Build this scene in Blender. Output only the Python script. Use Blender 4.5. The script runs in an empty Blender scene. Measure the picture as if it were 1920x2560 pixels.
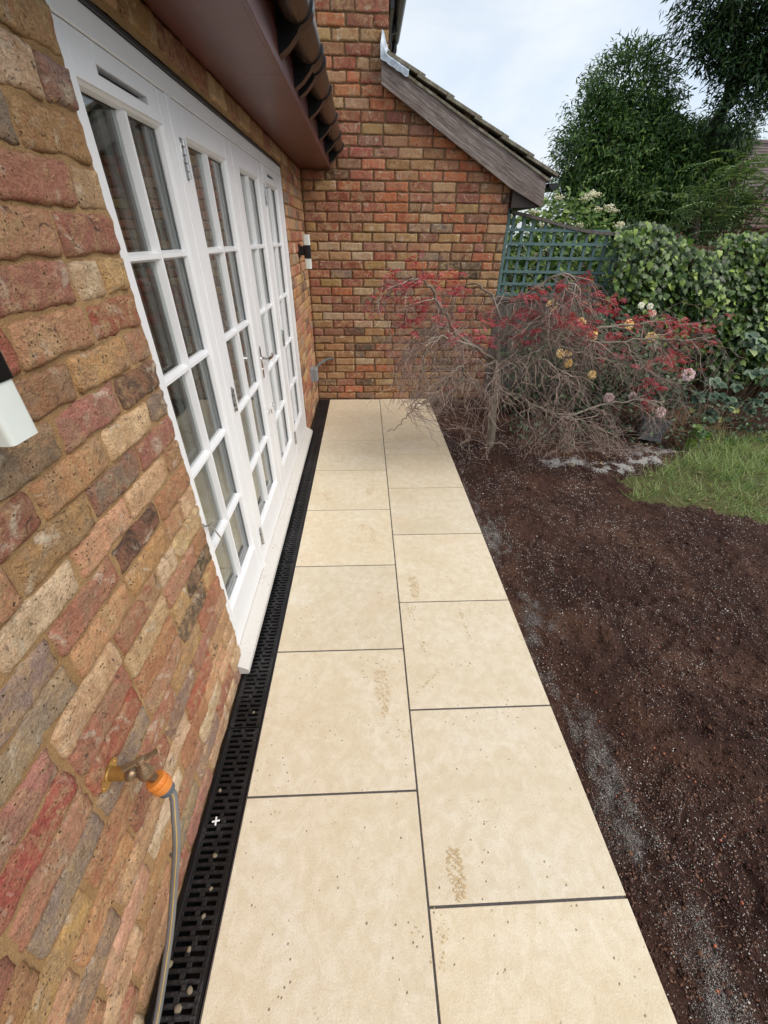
import bpy, math, random
import numpy as np
from mathutils import Vector, Matrix, noise

R = math.radians
SC = bpy.context.scene
COL = SC.collection
rng = random.Random(7)
NR = np.random.default_rng(11)

# ------------------------------------------------------------------ camera
cam_d = bpy.data.cameras.new('camera')
cam = bpy.data.objects.new('camera', cam_d)
COL.objects.link(cam)
_p, _y, _r = .5955, .0471, .0113
_fw = Vector((math.sin(_y)*math.cos(_p), math.cos(_y)*math.cos(_p), -math.sin(_p)))
_rt = Vector((math.cos(_y), -math.sin(_y), 0)); _up = _rt.cross(_fw)
_R = _rt*math.cos(_r)+_up*math.sin(_r); _U = _up*math.cos(_r)-_rt*math.sin(_r)
cam.matrix_world = Matrix(((_R.x, _U.x, -_fw.x, -.1596), (_R.y, _U.y, -_fw.y, 0),
                           (_R.z, _U.z, -_fw.z, 1.6348), (0, 0, 0, 1)))
cam_d.sensor_fit = 'HORIZONTAL'
cam_d.sensor_width = 36
cam_d.lens = 1012.27/1920*36
cam_d.clip_start = .02
cam_d.clip_end = 500
SC.camera = cam
SC.render.resolution_x, SC.render.resolution_y = 768, 1024

# ------------------------------------------------------------------ sky, sun, exposure
SUN_EL, SUN_AZ = R(47), R(118)          # azimuth from +Y towards +X
wd = bpy.data.worlds.new('World'); SC.world = wd; wd.use_nodes = True
nt = wd.node_tree; nt.nodes.clear()
def wn(t, **k):
    n = nt.nodes.new(t)
    for a, b in k.items(): setattr(n, a, b)
    return n
out = wn('ShaderNodeOutputWorld'); bg = wn('ShaderNodeBackground'); bg.inputs[1].default_value = .12
sky = wn('ShaderNodeTexSky', sky_type='NISHITA'); sky.sun_disc = False
sky.sun_elevation = SUN_EL; sky.sun_rotation = SUN_AZ; sky.air_density = 1.0; sky.dust_density = 2.0
tc = wn('ShaderNodeTexCoord'); mp = wn('ShaderNodeMapping'); mp.inputs['Scale'].default_value = (1.0, 1.0, 2.6)
nz = wn('ShaderNodeTexNoise'); nz.inputs['Scale'].default_value = 2.2; nz.inputs['Detail'].default_value = 7
nz.inputs['Roughness'].default_value = .55; nz.inputs['Distortion'].default_value = .4
rp = wn('ShaderNodeValToRGB')
rp.color_ramp.elements[0].position = .36; rp.color_ramp.elements[0].color = (.45, .45, .45, 1)
rp.color_ramp.elements[1].position = .62; rp.color_ramp.elements[1].color = (.95, .95, .95, 1)
nz2 = wn('ShaderNodeTexNoise'); nz2.inputs['Scale'].default_value = 1.6; nz2.inputs['Detail'].default_value = 5
cr = wn('ShaderNodeValToRGB')
cr.color_ramp.elements[0].position = .35; cr.color_ramp.elements[0].color = (3.55, 3.95, 4.4, 1)
cr.color_ramp.elements[1].position = .7; cr.color_ramp.elements[1].color = (4.7, 4.95, 5.2, 1)
mx = wn('ShaderNodeMix', data_type='RGBA')
L = nt.links.new
L(tc.outputs['Generated'], mp.inputs[0]); L(mp.outputs[0], nz.inputs['Vector']); L(mp.outputs[0], nz2.inputs['Vector'])
L(nz.outputs[0], rp.inputs[0]); L(nz2.outputs[0], cr.inputs[0])
L(rp.outputs[0], mx.inputs['Factor']); L(sky.outputs[0], mx.inputs['A']); L(cr.outputs[0], mx.inputs['B'])
L(mx.outputs['Result'], bg.inputs[0]); L(bg.outputs[0], out.inputs[0])
sd = bpy.data.lights.new('sun', 'SUN'); sd.energy = 1.3; sd.angle = R(40); sd.color = (1, .91, .80)
so = bpy.data.objects.new('sun', sd); COL.objects.link(so)
_d = Vector((math.sin(SUN_AZ)*math.cos(SUN_EL), math.cos(SUN_AZ)*math.cos(SUN_EL), math.sin(SUN_EL)))
so.rotation_euler = _d.to_track_quat('Z', 'Y').to_euler(); so.location = (4, -3, 9)
vs = SC.view_settings; vs.view_transform = 'Standard'; vs.look = 'None'; vs.gamma = 1; vs.use_curve_mapping = False
vs.exposure = 0.80
SC.cycles.use_denoising = True
SC.cycles.max_bounces = 12; SC.cycles.transmission_bounces = 10; SC.cycles.transparent_max_bounces = 12
SC.cycles.diffuse_bounces = 5; SC.cycles.glossy_bounces = 5
SC.cycles.caustics_reflective = False; SC.cycles.caustics_refractive = False

# ------------------------------------------------------------------ helpers: objects
WM = {}
def link(o, parent=None, loc=None):
    COL.objects.link(o)
    m = Matrix.Translation(loc) if loc is not None else Matrix.Identity(4)
    if loc is not None: o.location = loc
    if parent is not None:
        o.parent = parent; o.matrix_parent_inverse = WM[parent.name].inverted()
    WM[o.name] = m
    return o
def tag(o, label=None, cat=None, group=None, kind=None):
    if label: o['label'] = label
    if cat: o['category'] = cat
    if group: o['group'] = group
    if kind: o['kind'] = kind
    return o
def thing(name, loc, label, cat, group=None):
    o = bpy.data.objects.new(name, None); o.empty_display_size = .1
    link(o, None, Vector(loc))
    return tag(o, label, cat, group)

class MB:
    def __init__(s): s.v = []; s.f = []; s.m = []
    def add(s, v, f, mi=0):
        b = len(s.v); s.v.extend([tuple(p) for p in v]); s.f.extend([tuple(i+b for i in q) for q in f]); s.m.extend([mi]*len(f)); return s
    def box(s, x0, x1, y0, y1, z0, z1, mi=0):
        v = [(x0,y0,z0),(x1,y0,z0),(x1,y1,z0),(x0,y1,z0),(x0,y0,z1),(x1,y0,z1),(x1,y1,z1),(x0,y1,z1)]
        return s.add(v, [(0,3,2,1),(4,5,6,7),(0,1,5,4),(1,2,6,5),(2,3,7,6),(3,0,4,7)], mi)
    def cbox(s, x0, x1, y0, y1, z0, z1, c=.003, mi=0):
        """box with chamfered edges"""
        xs = (x0, x1); ys = (y0, y1); zs = (z0, z1); v = []; idx = {}
        for i in (0,1):
            for j in (0,1):
                for k in (0,1):
                    sx = c if i == 0 else -c; sy = c if j == 0 else -c; sz = c if k == 0 else -c
                    for a, p in enumerate(((xs[i], ys[j]+sy, zs[k]+sz), (xs[i]+sx, ys[j], zs[k]+sz), (xs[i]+sx, ys[j]+sy, zs[k]))):
                        idx[(i,j,k,a)] = len(v); v.append(p)
        f = []
        I = lambda i,j,k,a: idx[(i,j,k,a)]
        for i in (0,1):
            q = [I(i,0,0,0),I(i,1,0,0),I(i,1,1,0),I(i,0,1,0)]; f.append(q if i else q[::-1])
        for j in (0,1):
            q = [I(0,j,0,1),I(1,j,0,1),I(1,j,1,1),I(0,j,1,1)]; f.append(q[::-1] if j else q)
        for k in (0,1):
            q = [I(0,0,k,2),I(1,0,k,2),I(1,1,k,2),I(0,1,k,2)]; f.append(q if k else q[::-1])
        for j in (0,1):
            for k in (0,1):
                q = [I(0,j,k,1),I(1,j,k,1),I(1,j,k,2),I(0,j,k,2)]; f.append(q if (j ^ k) else q[::-1])
        for i in (0,1):
            for k in (0,1):
                q = [I(i,0,k,0),I(i,1,k,0),I(i,1,k,2),I(i,0,k,2)]; f.append(q[::-1] if (i ^ k) else q)
        for i in (0,1):
            for j in (0,1):
                q = [I(i,j,0,0),I(i,j,1,0),I(i,j,1,1),I(i,j,0,1)]; f.append(q if (i ^ j) else q[::-1])
        for i in (0,1):
            for j in (0,1):
                for k in (0,1):
                    q = [I(i,j,k,0),I(i,j,k,1),I(i,j,k,2)]; f.append(q if (i ^ j ^ k) else q[::-1])
        return s.add(v, f, mi)
    def prism(s, poly, axis, a0, a1, mi=0):
        """extrude a closed 2-D outline along an axis ('x': poly=(y,z), 'y': poly=(x,z), 'z': poly=(x,y))"""
        n = len(poly); v = []
        for a in (a0, a1):
            for p in poly:
                v.append((a, p[0], p[1]) if axis == 'x' else (p[0], a, p[1]) if axis == 'y' else (p[0], p[1], a))
        f = [(i, (i+1) % n, n+(i+1) % n, n+i) for i in range(n)] + [tuple(range(n))[::-1], tuple(range(n, 2*n))]
        return s.add(v, f, mi)
    def tube(s, pts, rad, n=6, mi=0, caps=True):
        pts = [Vector(p) for p in pts]; m = len(pts)
        if not hasattr(rad, '__len__'): rad = [rad]*m
        t0 = (pts[1]-pts[0]).normalized()
        a = Vector((0,0,1)) if abs(t0.z) < .9 else Vector((1,0,0))
        u = t0.cross(a).normalized(); v = []
        for i, p in enumerate(pts):
            t = (pts[min(i+1, m-1)]-pts[max(i-1, 0)])
            t = t.normalized() if t.length > 1e-9 else t0
            u = (u-t*u.dot(t)); u = u.normalized() if u.length > 1e-6 else t.orthogonal().normalized()
            w = t.cross(u)
            for k in range(n):
                c = 2*math.pi*k/n; v.append(p+u*(math.cos(c)*rad[i])+w*(math.sin(c)*rad[i]))
        f = [(i*n+k, i*n+(k+1) % n, (i+1)*n+(k+1) % n, (i+1)*n+k) for i in range(m-1) for k in range(n)]
        if caps: f += [tuple(range(n))[::-1], tuple(range((m-1)*n, m*n))]
        return s.add(v, f, mi)
    def lathe(s, prof, origin, direction, n=24, mi=0):
        """prof: list of (radius, distance along direction)"""
        d = Vector(direction).normalized(); u = d.orthogonal().normalized(); w = d.cross(u); o = Vector(origin); v = []
        for r_, h in prof:
            for k in range(n):
                c = 2*math.pi*k/n; v.append(o+d*h+u*(math.cos(c)*r_)+w*(math.sin(c)*r_))
        m = len(prof)
        f = [(i*n+k, i*n+(k+1) % n, (i+1)*n+(k+1) % n, (i+1)*n+k) for i in range(m-1) for k in range(n)]
        f += [tuple(range(n))[::-1], tuple(range((m-1)*n, m*n))]
        return s.add(v, f, mi)
    def mesh(s, name, mats, smooth=False):
        me = bpy.data.meshes.new(name); me.from_pydata(s.v, [], s.f)
        for m in (mats if isinstance(mats, (list, tuple)) else [mats]): me.materials.append(m)
        if len(set(s.m)) > 1: me.polygons.foreach_set('material_index', s.m)
        if smooth:
            me.polygons.foreach_set('use_smooth', [True]*len(me.polygons))
            if smooth != 'all': me.set_sharp_from_angle(angle=R(40))
        me.update(); return me
    def build(s, name, mats, parent=None, smooth=False):
        o = bpy.data.objects.new(name, s.mesh(name, mats, smooth)); return link(o, parent)

def np_obj(name, V, F, mats, parent=None, smooth=False, mi=None):
    """V (n,3) array, F (m,k) array of equal-sized faces"""
    me = bpy.data.meshes.new(name); V = np.asarray(V, np.float32); F = np.asarray(F, np.int32); m, k = F.shape
    me.vertices.add(len(V)); me.vertices.foreach_set('co', V.ravel())
    me.loops.add(m*k); me.loops.foreach_set('vertex_index', F.ravel())
    me.polygons.add(m); me.polygons.foreach_set('loop_start', np.arange(0, m*k, k, dtype=np.int32))
    for mm in (mats if isinstance(mats, (list, tuple)) else [mats]): me.materials.append(mm)
    if mi is not None: me.polygons.foreach_set('material_index', np.asarray(mi, np.int32))
    if smooth: me.polygons.foreach_set('use_smooth', np.ones(m, bool))
    me.update(calc_edges=True)
    o = bpy.data.objects.new(name, me); return link(o, parent)

def scatter(TV, TF, pos, rot, scl):
    """copies of a template: pos (n,3), rot (n,3,3) columns are axes, scl (n,) or (n,3)"""
    TV = np.asarray(TV, float); TF = np.asarray(TF, int); n = len(pos)
    scl = np.asarray(scl, float); scl = scl[:, None, None] if scl.ndim == 1 else scl[:, None, :]
    V = np.einsum('nij,nkj->nki', rot, TV[None]*scl)+np.asarray(pos)[:, None, :]
    F = TF[None]+(np.arange(n)*len(TV))[:, None, None]
    return V.reshape(-1, 3), F.reshape(-1, TF.shape[1])
def frames(d, up=None, roll=None):
    """rotation matrices whose x axis is d (n,3) and z axis close to up"""
    d = d/np.linalg.norm(d, axis=1, keepdims=True)
    if up is None: up = np.tile((0, 0, 1.), (len(d), 1))
    y = np.cross(up, d); y /= np.linalg.norm(y, axis=1, keepdims=True)+1e-9
    z = np.cross(d, y)
    if roll is not None:
        c, s = np.cos(roll)[:, None], np.sin(roll)[:, None]; y, z = y*c+z*s, z*c-y*s
    return np.stack((d, y, z), axis=2)

# ------------------------------------------------------------------ helpers: materials
def lin(r, g, b):
    f = lambda c: (c/255/12.92) if c <= 10.3 else ((c/255+.055)/1.055)**2.4
    return (f(r), f(g), f(b), 1)
class NT:
    """tiny node-tree writer"""
    def __init__(s, name):
        s.mat = bpy.data.materials.new(name); s.mat.use_nodes = True; s.t = s.mat.node_tree
        s.b = s.t.nodes['Principled BSDF']; s.out = s.t.nodes['Material Output']
    def n(s, t, **k):
        q = s.t.nodes.new('ShaderNode'+t)
        for a, b in k.items(): setattr(q, a, b)
        return q
    def set(s, sock, v):
        if isinstance(v, bpy.types.NodeSocket): s.t.links.new(v, sock)
        else: sock.default_value = v
    def coord(s, kind='Object', scale=None, offset=None):
        o = s.n('TexCoord').outputs[kind]
        if offset is not None:
            a = s.n('VectorMath', operation='ADD'); s.set(a.inputs[0], o); s.set(a.inputs[1], offset); o = a.outputs[0]
        if scale is not None:
            m = s.n('Mapping'); s.set(m.inputs[0], o); m.inputs['Scale'].default_value = scale; o = m.outputs[0]
        return o
    def noise(s, vec, scale, detail=4, rough=.55, dist=0.):
        q = s.n('TexNoise'); s.set(q.inputs['Vector'], vec); q.inputs['Scale'].default_value = scale
        q.inputs['Detail'].default_value = detail; q.inputs['Roughness'].default_value = rough; q.inputs['Distortion'].default_value = dist
        return q.outputs[0]
    def voronoi(s, vec, scale, feature='F1', rand=1.):
        q = s.n('TexVoronoi', feature=feature); s.set(q.inputs['Vector'], vec); q.inputs['Scale'].default_value = scale
        q.inputs['Randomness'].default_value = rand; return q.outputs[0]
    def ramp(s, fac, *stops):
        q = s.n('ValToRGB'); e = q.color_ramp.elements
        while len(e) < len(stops): e.new(.5)
        for i, (p, c) in enumerate(stops):
            e[i].position = p; e[i].color = c if hasattr(c, '__len__') else (c, c, c, 1)
        s.set(q.inputs[0], fac); return q.outputs[0]
    def mix(s, f, a, b, mode='MIX'):
        q = s.n('Mix', data_type='RGBA', blend_type=mode); s.set(q.inputs['Factor'], f); s.set(q.inputs['A'], a); s.set(q.inputs['B'], b)
        return q.outputs['Result']
    def math(s, op, a, b=0.):
        q = s.n('Math', operation=op); s.set(q.inputs[0], a); s.set(q.inputs[1], b); return q.outputs[0]
    def bump(s, h, strength=.3, dist=.01, normal=None):
        q = s.n('Bump'); s.set(q.inputs['Height'], h); q.inputs['Strength'].default_value = strength; q.inputs['Distance'].default_value = dist
        if normal is not None: s.set(q.inputs['Normal'], normal)
        return q.outputs[0]
    def sep(s, v):
        q = s.n('SeparateXYZ'); s.set(q.inputs[0], v); return q.outputs
    def done(s, color=None, rough=None, metal=None, spec=None, normal=None, **k):
        for key, v in (('Base Color', color), ('Roughness', rough), ('Metallic', metal), ('Specular IOR Level', spec), ('Normal', normal)):
            if v is not None: s.set(s.b.inputs[key], v)
        for key, v in k.items(): s.set(s.b.inputs[key], v)
        return s.mat

def simple(name, col, rough=.5, metal=0., spec=None, var=.12, scale=30., bump=.0):
    t = NT(name); c = t.coord()
    n1 = t.noise(c, scale, 5)
    dark = tuple(v*(1-var) for v in col[:3])+(1,); lite = tuple(min(1, v*(1+var)) for v in col[:3])+(1,)
    return t.done(t.ramp(n1, (.3, dark), (.7, lite)), rough, metal, spec, t.bump(n1, bump, .002) if bump else None)

MAT = {}
ALT = .8
def brick_material(name, source):
    t = NT(name)
    if source == 'object':
        oi = t.n('ObjectInfo'); base = oi.outputs['Color']; rnd = oi.outputs['Random']
        cmb = t.n('CombineXYZ'); t.set(cmb.inputs[0], t.math('MULTIPLY', rnd, 71.)); t.set(cmb.inputs[1], t.math('MULTIPLY', rnd, 133.)); t.set(cmb.inputs[2], t.math('MULTIPLY', rnd, 37.))
        c = t.coord('Object', None, cmb.outputs[0])
    else:
        a = t.n('VertexColor'); a.layer_name = 'tint'; base = a.outputs[0]; c = t.coord()
        rnd = t.n('NewGeometry').outputs['Random Per Island']
    base = t.mix(.07, base, lin(186, 158, 130))          # dusty bloom over the fired colour
    n_big = t.noise(c, 9, 3, .6, .6); n_mid = t.noise(c, 38, 6, .68, .15); n_fine = t.noise(c, 190, 5, .7)
    # uneven firing: darker and redder patches
    col = t.mix(t.ramp(n_big, (.38, 0.), (.66, .8)), base, t.mix(1., base, (.80, .72, .70, 1), 'MULTIPLY'))
    alt = t.ramp(rnd, (0, lin(184, 150, 112)), (.3, lin(170, 106, 84)), (.55, lin(158, 138, 114)), (.8, lin(196, 164, 120)), (1, lin(170, 120, 100)))
    col = t.mix(t.math('MULTIPLY', t.ramp(t.noise(c, 13, 6, .68, 1.0), (.44, 0.), (.60, .75)), ALT), col, alt)
    # mortar smear left on the face
    sm = t.math('MULTIPLY', t.ramp(n_mid, (.46, 0.), (.62, 1.)), t.ramp(t.noise(c, 5.5, 2), (.38, .05), (.62, .8)))
    col = t.mix(sm, col, lin(196, 164, 124))
    # lime bloom and soot
    n3 = t.noise(c, 15, 6, .7, .8)
    col = t.mix(t.ramp(n3, (.57, 0.), (.68, .7)), col, lin(214, 200, 178))
    n4 = t.noise(c, 22, 6, .72, 1.2)
    col = t.mix(t.ramp(n4, (.60, 0.), (.68, .85)), col, lin(76, 62, 58))
    pit = t.voronoi(c, 95)
    pits = t.math('MULTIPLY', t.ramp(pit, (.10, 1.), (.24, 0.)), t.ramp(n_mid, (.5, 0.), (.58, 1.)))
    col = t.mix(t.math('MULTIPLY', pits, .75), col, lin(62, 48, 42))
    col = t.mix(.5, col, t.mix(1., col, t.ramp(n_fine, (.28, .35), (.72, 1.5)), 'MULTIPLY'))
    h = t.math('ADD', t.math('MULTIPLY', n_mid, .9), t.math('MULTIPLY', n_fine, .45))
    h = t.math('SUBTRACT', h, t.math('MULTIPLY', pits, .8))
    crk = t.ramp(t.noise(t.coord('Object', (1, 1, 2.6), None), 26, 5, .6, .6), (.485, 1.), (.5, 0.), (.515, 1.))
    h = t.math('ADD', h, t.math('MULTIPLY', crk, .10))
    return t.done(col, .92, normal=t.bump(h, 1., .012), spec=.25)
MAT['brick'] = brick_material('brick_fired', 'object')
MAT['brick_mass'] = brick_material('brick_fired_mass', 'attr')
def mortar(name, c0, c1):
    t = NT(name); c = t.coord()
    a = t.noise(c, 7, 4); b = t.noise(c, 260, 4, .7); m = t.noise(c, 40, 5, .6)
    col = t.mix(t.ramp(a, (.35, 0.), (.65, 1.)), c0, c1)
    col = t.mix(.6, col, t.mix(1., col, t.ramp(b, (.25, .6), (.75, 1.3)), 'MULTIPLY'))
    col = t.mix(t.ramp(m, (.6, 0.), (.72, .5)), col, lin(150, 128, 98))
    return t.done(col, .95, spec=.2, normal=t.bump(t.math('ADD', b, m), .9, .010))
MAT['mortar'] = mortar('mortar_sand', lin(200, 164, 120), lin(178, 142, 100))
MAT['mortar_old'] = mortar('mortar_old', lin(134, 108, 80), lin(112, 90, 66))

t = NT('white_gloss_paint'); c = t.coord(); n1 = t.noise(c, 6, 5); n2 = t.noise(t.coord('Object', (60, 60, 6)), 3, 4); n3 = t.noise(c, 45, 6, .7)
colp = t.mix(t.ramp(n1, (.35, 0.), (.7, .35)), lin(237, 239, 242), lin(222, 224, 226))
colp = t.mix(t.ramp(n3, (.66, 0.), (.74, .4)), colp, lin(180, 172, 160))
MAT['white'] = t.done(colp, .32, normal=t.bump(n2, .08, .002))
t = NT('chipped_white_sill_paint'); c = t.coord(); n1 = t.noise(c, 60, 7, .74, .5); n2 = t.noise(c, 5, 3)
msk = t.math('MULTIPLY', t.ramp(n1, (.54, 0.), (.62, 1.)), t.ramp(n2, (.4, .1), (.6, 1.)))
MAT['sill'] = t.done(t.mix(msk, lin(208, 206, 201), lin(184, 172, 156)), .5, normal=t.bump(n1, .25, .003))
t = NT('brown_soffit'); c = t.coord(); n1 = t.noise(t.coord('Object', (4, 1, 4)), 3, 4); n2 = t.noise(c, 90, 3)
MAT['soffit'] = t.done(t.ramp(n1, (.3, lin(84, 46, 42)), (.7, lin(106, 62, 56))), .38, normal=t.bump(n2, .05, .001))
t = NT('woodgrain_gutter'); c = t.coord('Object', (26, 1.6, 26)); n1 = t.noise(c, 3.0, 6, .6, 1.2)
MAT['gutter'] = t.done(t.ramp(n1, (.32, lin(36, 26, 21)), (.55, lin(66, 50, 40)), (.72, lin(98, 78, 64))), .3)
MAT['black'] = simple('black_plastic', lin(26, 26, 28), .35, var=.2, scale=40)
MAT['satin_black'] = simple('satin_black_metal', lin(20, 20, 22), .3, var=.1)
t = NT('weathered_bargeboard'); c = t.coord('Object', (1.6, 30, 30)); c0 = t.coord()
rot0 = t.n('Mapping'); t.set(rot0.inputs[0], c0); rot0.inputs['Rotation'].default_value = (0, R(-28), 0)
rotn = t.n('Mapping'); t.set(rotn.inputs[0], rot0.outputs[0]); rotn.inputs['Scale'].default_value = (2.0, 40, 40)
g1 = t.noise(rotn.outputs[0], 3, 7, .65, .6); g2 = t.noise(c0, 5, 4)
colw = t.ramp(g1, (.3, lin(70, 60, 56)), (.5, lin(120, 108, 102)), (.7, lin(164, 156, 150)))
colw = t.mix(t.ramp(g2, (.5, 0.), (.7, .55)), colw, lin(88, 60, 54))
MAT['barge'] = t.done(colw, .8, normal=t.bump(g1, .6, .005))
t = NT('mossy_concrete_tile'); c = t.coord(); n1 = t.noise(c, 14, 6, .65); n2 = t.noise(c, 90, 4)
colt = t.ramp(n1, (.3, lin(78, 74, 64)), (.5, lin(124, 118, 104)), (.7, lin(160, 156, 142)))
MAT['tile'] = t.done(t.mix(t.ramp(t.noise(c, 30, 5), (.55, 0.), (.66, .7)), colt, lin(92, 88, 52)), .95, normal=t.bump(t.math('ADD', n1, n2), .6, .006))
t = NT('lead_flashing'); c = t.coord(); n1 = t.noise(c, 18, 6, .6, .8)
MAT['lead'] = t.done(t.ramp(n1, (.3, lin(140, 152, 166)), (.6, lin(190, 202, 214)), (.8, lin(226, 232, 238))), .5, .15, normal=t.bump(n1, .4, .006))
t = NT('window_glass'); ge = t.n('NewGeometry'); dt = t.n('VectorMath', operation='DOT_PRODUCT'); t.set(dt.inputs[0], ge.outputs['Normal']); t.set(dt.inputs[1], ge.outputs['Incoming'])
sch = t.math('POWER', t.math('SUBTRACT', 1., t.math('ABSOLUTE', dt.outputs['Value'])), 5.)      # Schlick reflectance of glass
rf = t.math('ADD', t.math('MULTIPLY', sch, .957), .043)
gl_ = t.n('BsdfGlossy'); gl_.inputs['Roughness'].default_value = .006; gl_.inputs['Color'].default_value = (1, 1, 1, 1)
tp_ = t.n('BsdfTransparent'); tp_.inputs[0].default_value = (.95, .975, .965, 1); ms_ = t.n('MixShader'); t.set(ms_.inputs[0], rf)
t.t.links.new(tp_.outputs[0], ms_.inputs[1]); t.t.links.new(gl_.outputs[0], ms_.inputs[2]); t.t.links.new(ms_.outputs[0], t.out.inputs[0]); MAT['glass'] = t.mat
MAT['chrome'] = simple('chrome', (.75, .75, .76, 1), .12, 1., var=.05)
MAT['steel'] = simple('worn_steel', (.5, .5, .5, 1), .3, 1., var=.25, scale=60)
MAT['frost'] = simple('frosted_acrylic', lin(222, 230, 226), .35, var=.02)
MAT['grey_pvc'] = simple('grey_pvc', lin(142, 148, 152), .45, var=.06)
MAT['darkbox'] = simple('dark_board_and_slot_shade', lin(52, 40, 36), .6)
MAT['drip'] = simple('black_drip_strip', lin(30, 30, 30), .5)
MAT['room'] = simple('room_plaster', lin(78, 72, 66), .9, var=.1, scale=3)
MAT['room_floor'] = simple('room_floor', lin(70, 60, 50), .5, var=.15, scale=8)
MAT['curtain'] = simple('curtain_cloth', lin(140, 136, 128), .9, var=.1, scale=12)
MAT['green'] = simple('green_sticker', lin(60, 150, 80), .5)

# slab of cream stone
t = NT('cream_porcelain_slab'); oi = t.n('ObjectInfo'); cmb = t.n('CombineXYZ')
t.set(cmb.inputs[0], t.math('MULTIPLY', oi.outputs['Random'], 53.)); t.set(cmb.inputs[1], t.math('MULTIPLY', oi.outputs['Random'], 91.))
c = t.coord('Object', None, cmb.outputs[0])
n1 = t.noise(c, 3.0, 5, .6, .8); n2 = t.noise(c, 22, 7, .68, .5); n3 = t.noise(c, 240, 4, .65); n5 = t.noise(t.coord('Object', (1, 5, 1), cmb.outputs[0]), 4, 6, .65, 1.4)
col = t.ramp(n1, (.28, lin(224, 211, 184)), (.5, lin(233, 222, 199)), (.74, lin(237, 230, 213)))
col = t.mix(t.ramp(n2, (.40, .55), (.62, 0.)), col, lin(214, 198, 166))
col = t.mix(t.ramp(n5, (.60, 0.), (.75, .35)), col, lin(236, 228, 210))
col = t.mix(t.ramp(t.noise(c, 2.0, 4, .6, .5), (.58, 0.), (.74, .45)), col, lin(222, 196, 164))
col = t.mix(.35, col, t.mix(1., col, t.ramp(n3, (.28, .55), (.72, 1.3)), 'MULTIPLY'))
v = t.voronoi(c, 42); v2 = t.voronoi(c, 13)
pits = t.math('MULTIPLY', t.ramp(v, (.06, 1.), (.15, 0.)), t.ramp(t.noise(c, 7, 3), (.50, 0.), (.56, 1.)))
pits2 = t.math('MULTIPLY', t.ramp(v2, (.025, 1.), (.055, 0.)), t.ramp(t.noise(c, 4, 3), (.42, 0.), (.5, 1.)))
pits = t.math('MAXIMUM', pits, pits2)
col = t.mix(t.math('MULTIPLY', pits, .8), col, lin(120, 104, 82))
h = t.math('SUBTRACT', t.math('ADD', t.math('MULTIPLY', n2, .6), t.math('MULTIPLY', n3, .3)), pits)
tone = t.ramp(oi.outputs['Random'], (0, (.91, .905, .89, 1)), (.5, (.97, .965, .95, 1)), (1, (1., .985, .95, 1)))
col = t.mix(1., col, tone, 'MULTIPLY')
MAT['slab'] = t.done(col, .62, normal=t.bump(h, .5, .006), spec=.35)
MAT['grout'] = simple('dark_grout', lin(84, 80, 80), .9, var=.2, scale=120, bump=.3)

# ------------------------------------------------------------------ large structure
XW, YE, CO = -.74, 4.887, .0798          # wall plane, end wall plane, course height
Z0 = .0393
# --- ground to the horizon
tg = NT('garden_ground'); c = tg.coord(); n1 = tg.noise(c, 3, 6); n2 = tg.noise(c, 40, 5)
MAT['ground'] = tg.done(tg.mix(tg.ramp(n1, (.4, 0.), (.6, 1.)), lin(70, 78, 44), lin(74, 62, 46)), .95, normal=tg.bump(n2, .6, .01))
mb = MB(); mb.add([(-60, -40, -.16), (90, -40, -.16), (90, 120, -.16), (-60, 120, -.16)], [(0, 1, 2, 3)])
tag(mb.build('ground', MAT['ground']), 'bare garden ground running back under the hedge and fence', 'ground', kind='structure')

# --- path: grout bed + slabs
mb = MB(); mb.box(-.604, .594, -1.6, YE-.012, -.10, -.0035)
path = tag(mb.build('path', MAT['grout']), 'cream stone slab path beside the french doors', 'path', kind='structure')
slab_mesh = {}
def slab(x0, x1, y0, y1):
    key = (round(x1-x0, 3), round(y1-y0, 3))
    if key not in slab_mesh:
        a, b = key; slab_mesh[key] = MB().cbox(-a/2, a/2, -b/2, b/2, -.02, 0, .0016).mesh('slab', MAT['slab'])
    o = bpy.data.objects.new('slab', slab_mesh[key]); link(o, path, Vector(((x0+x1)/2, (y0+y1)/2, rng.uniform(-.0006, .0006))))
g = .0034
for k in range(10):
    y1 = 4.2589-.604*(k-1); y0 = y1-.604
    slab(-.600, -g, y0+g, min(y1-g, YE-.010))
    y1 = 4.5566-.604*(k-1); y0 = y1-.604
    slab(g, .600, y0+g, min(y1-g, YE-.010))

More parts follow.
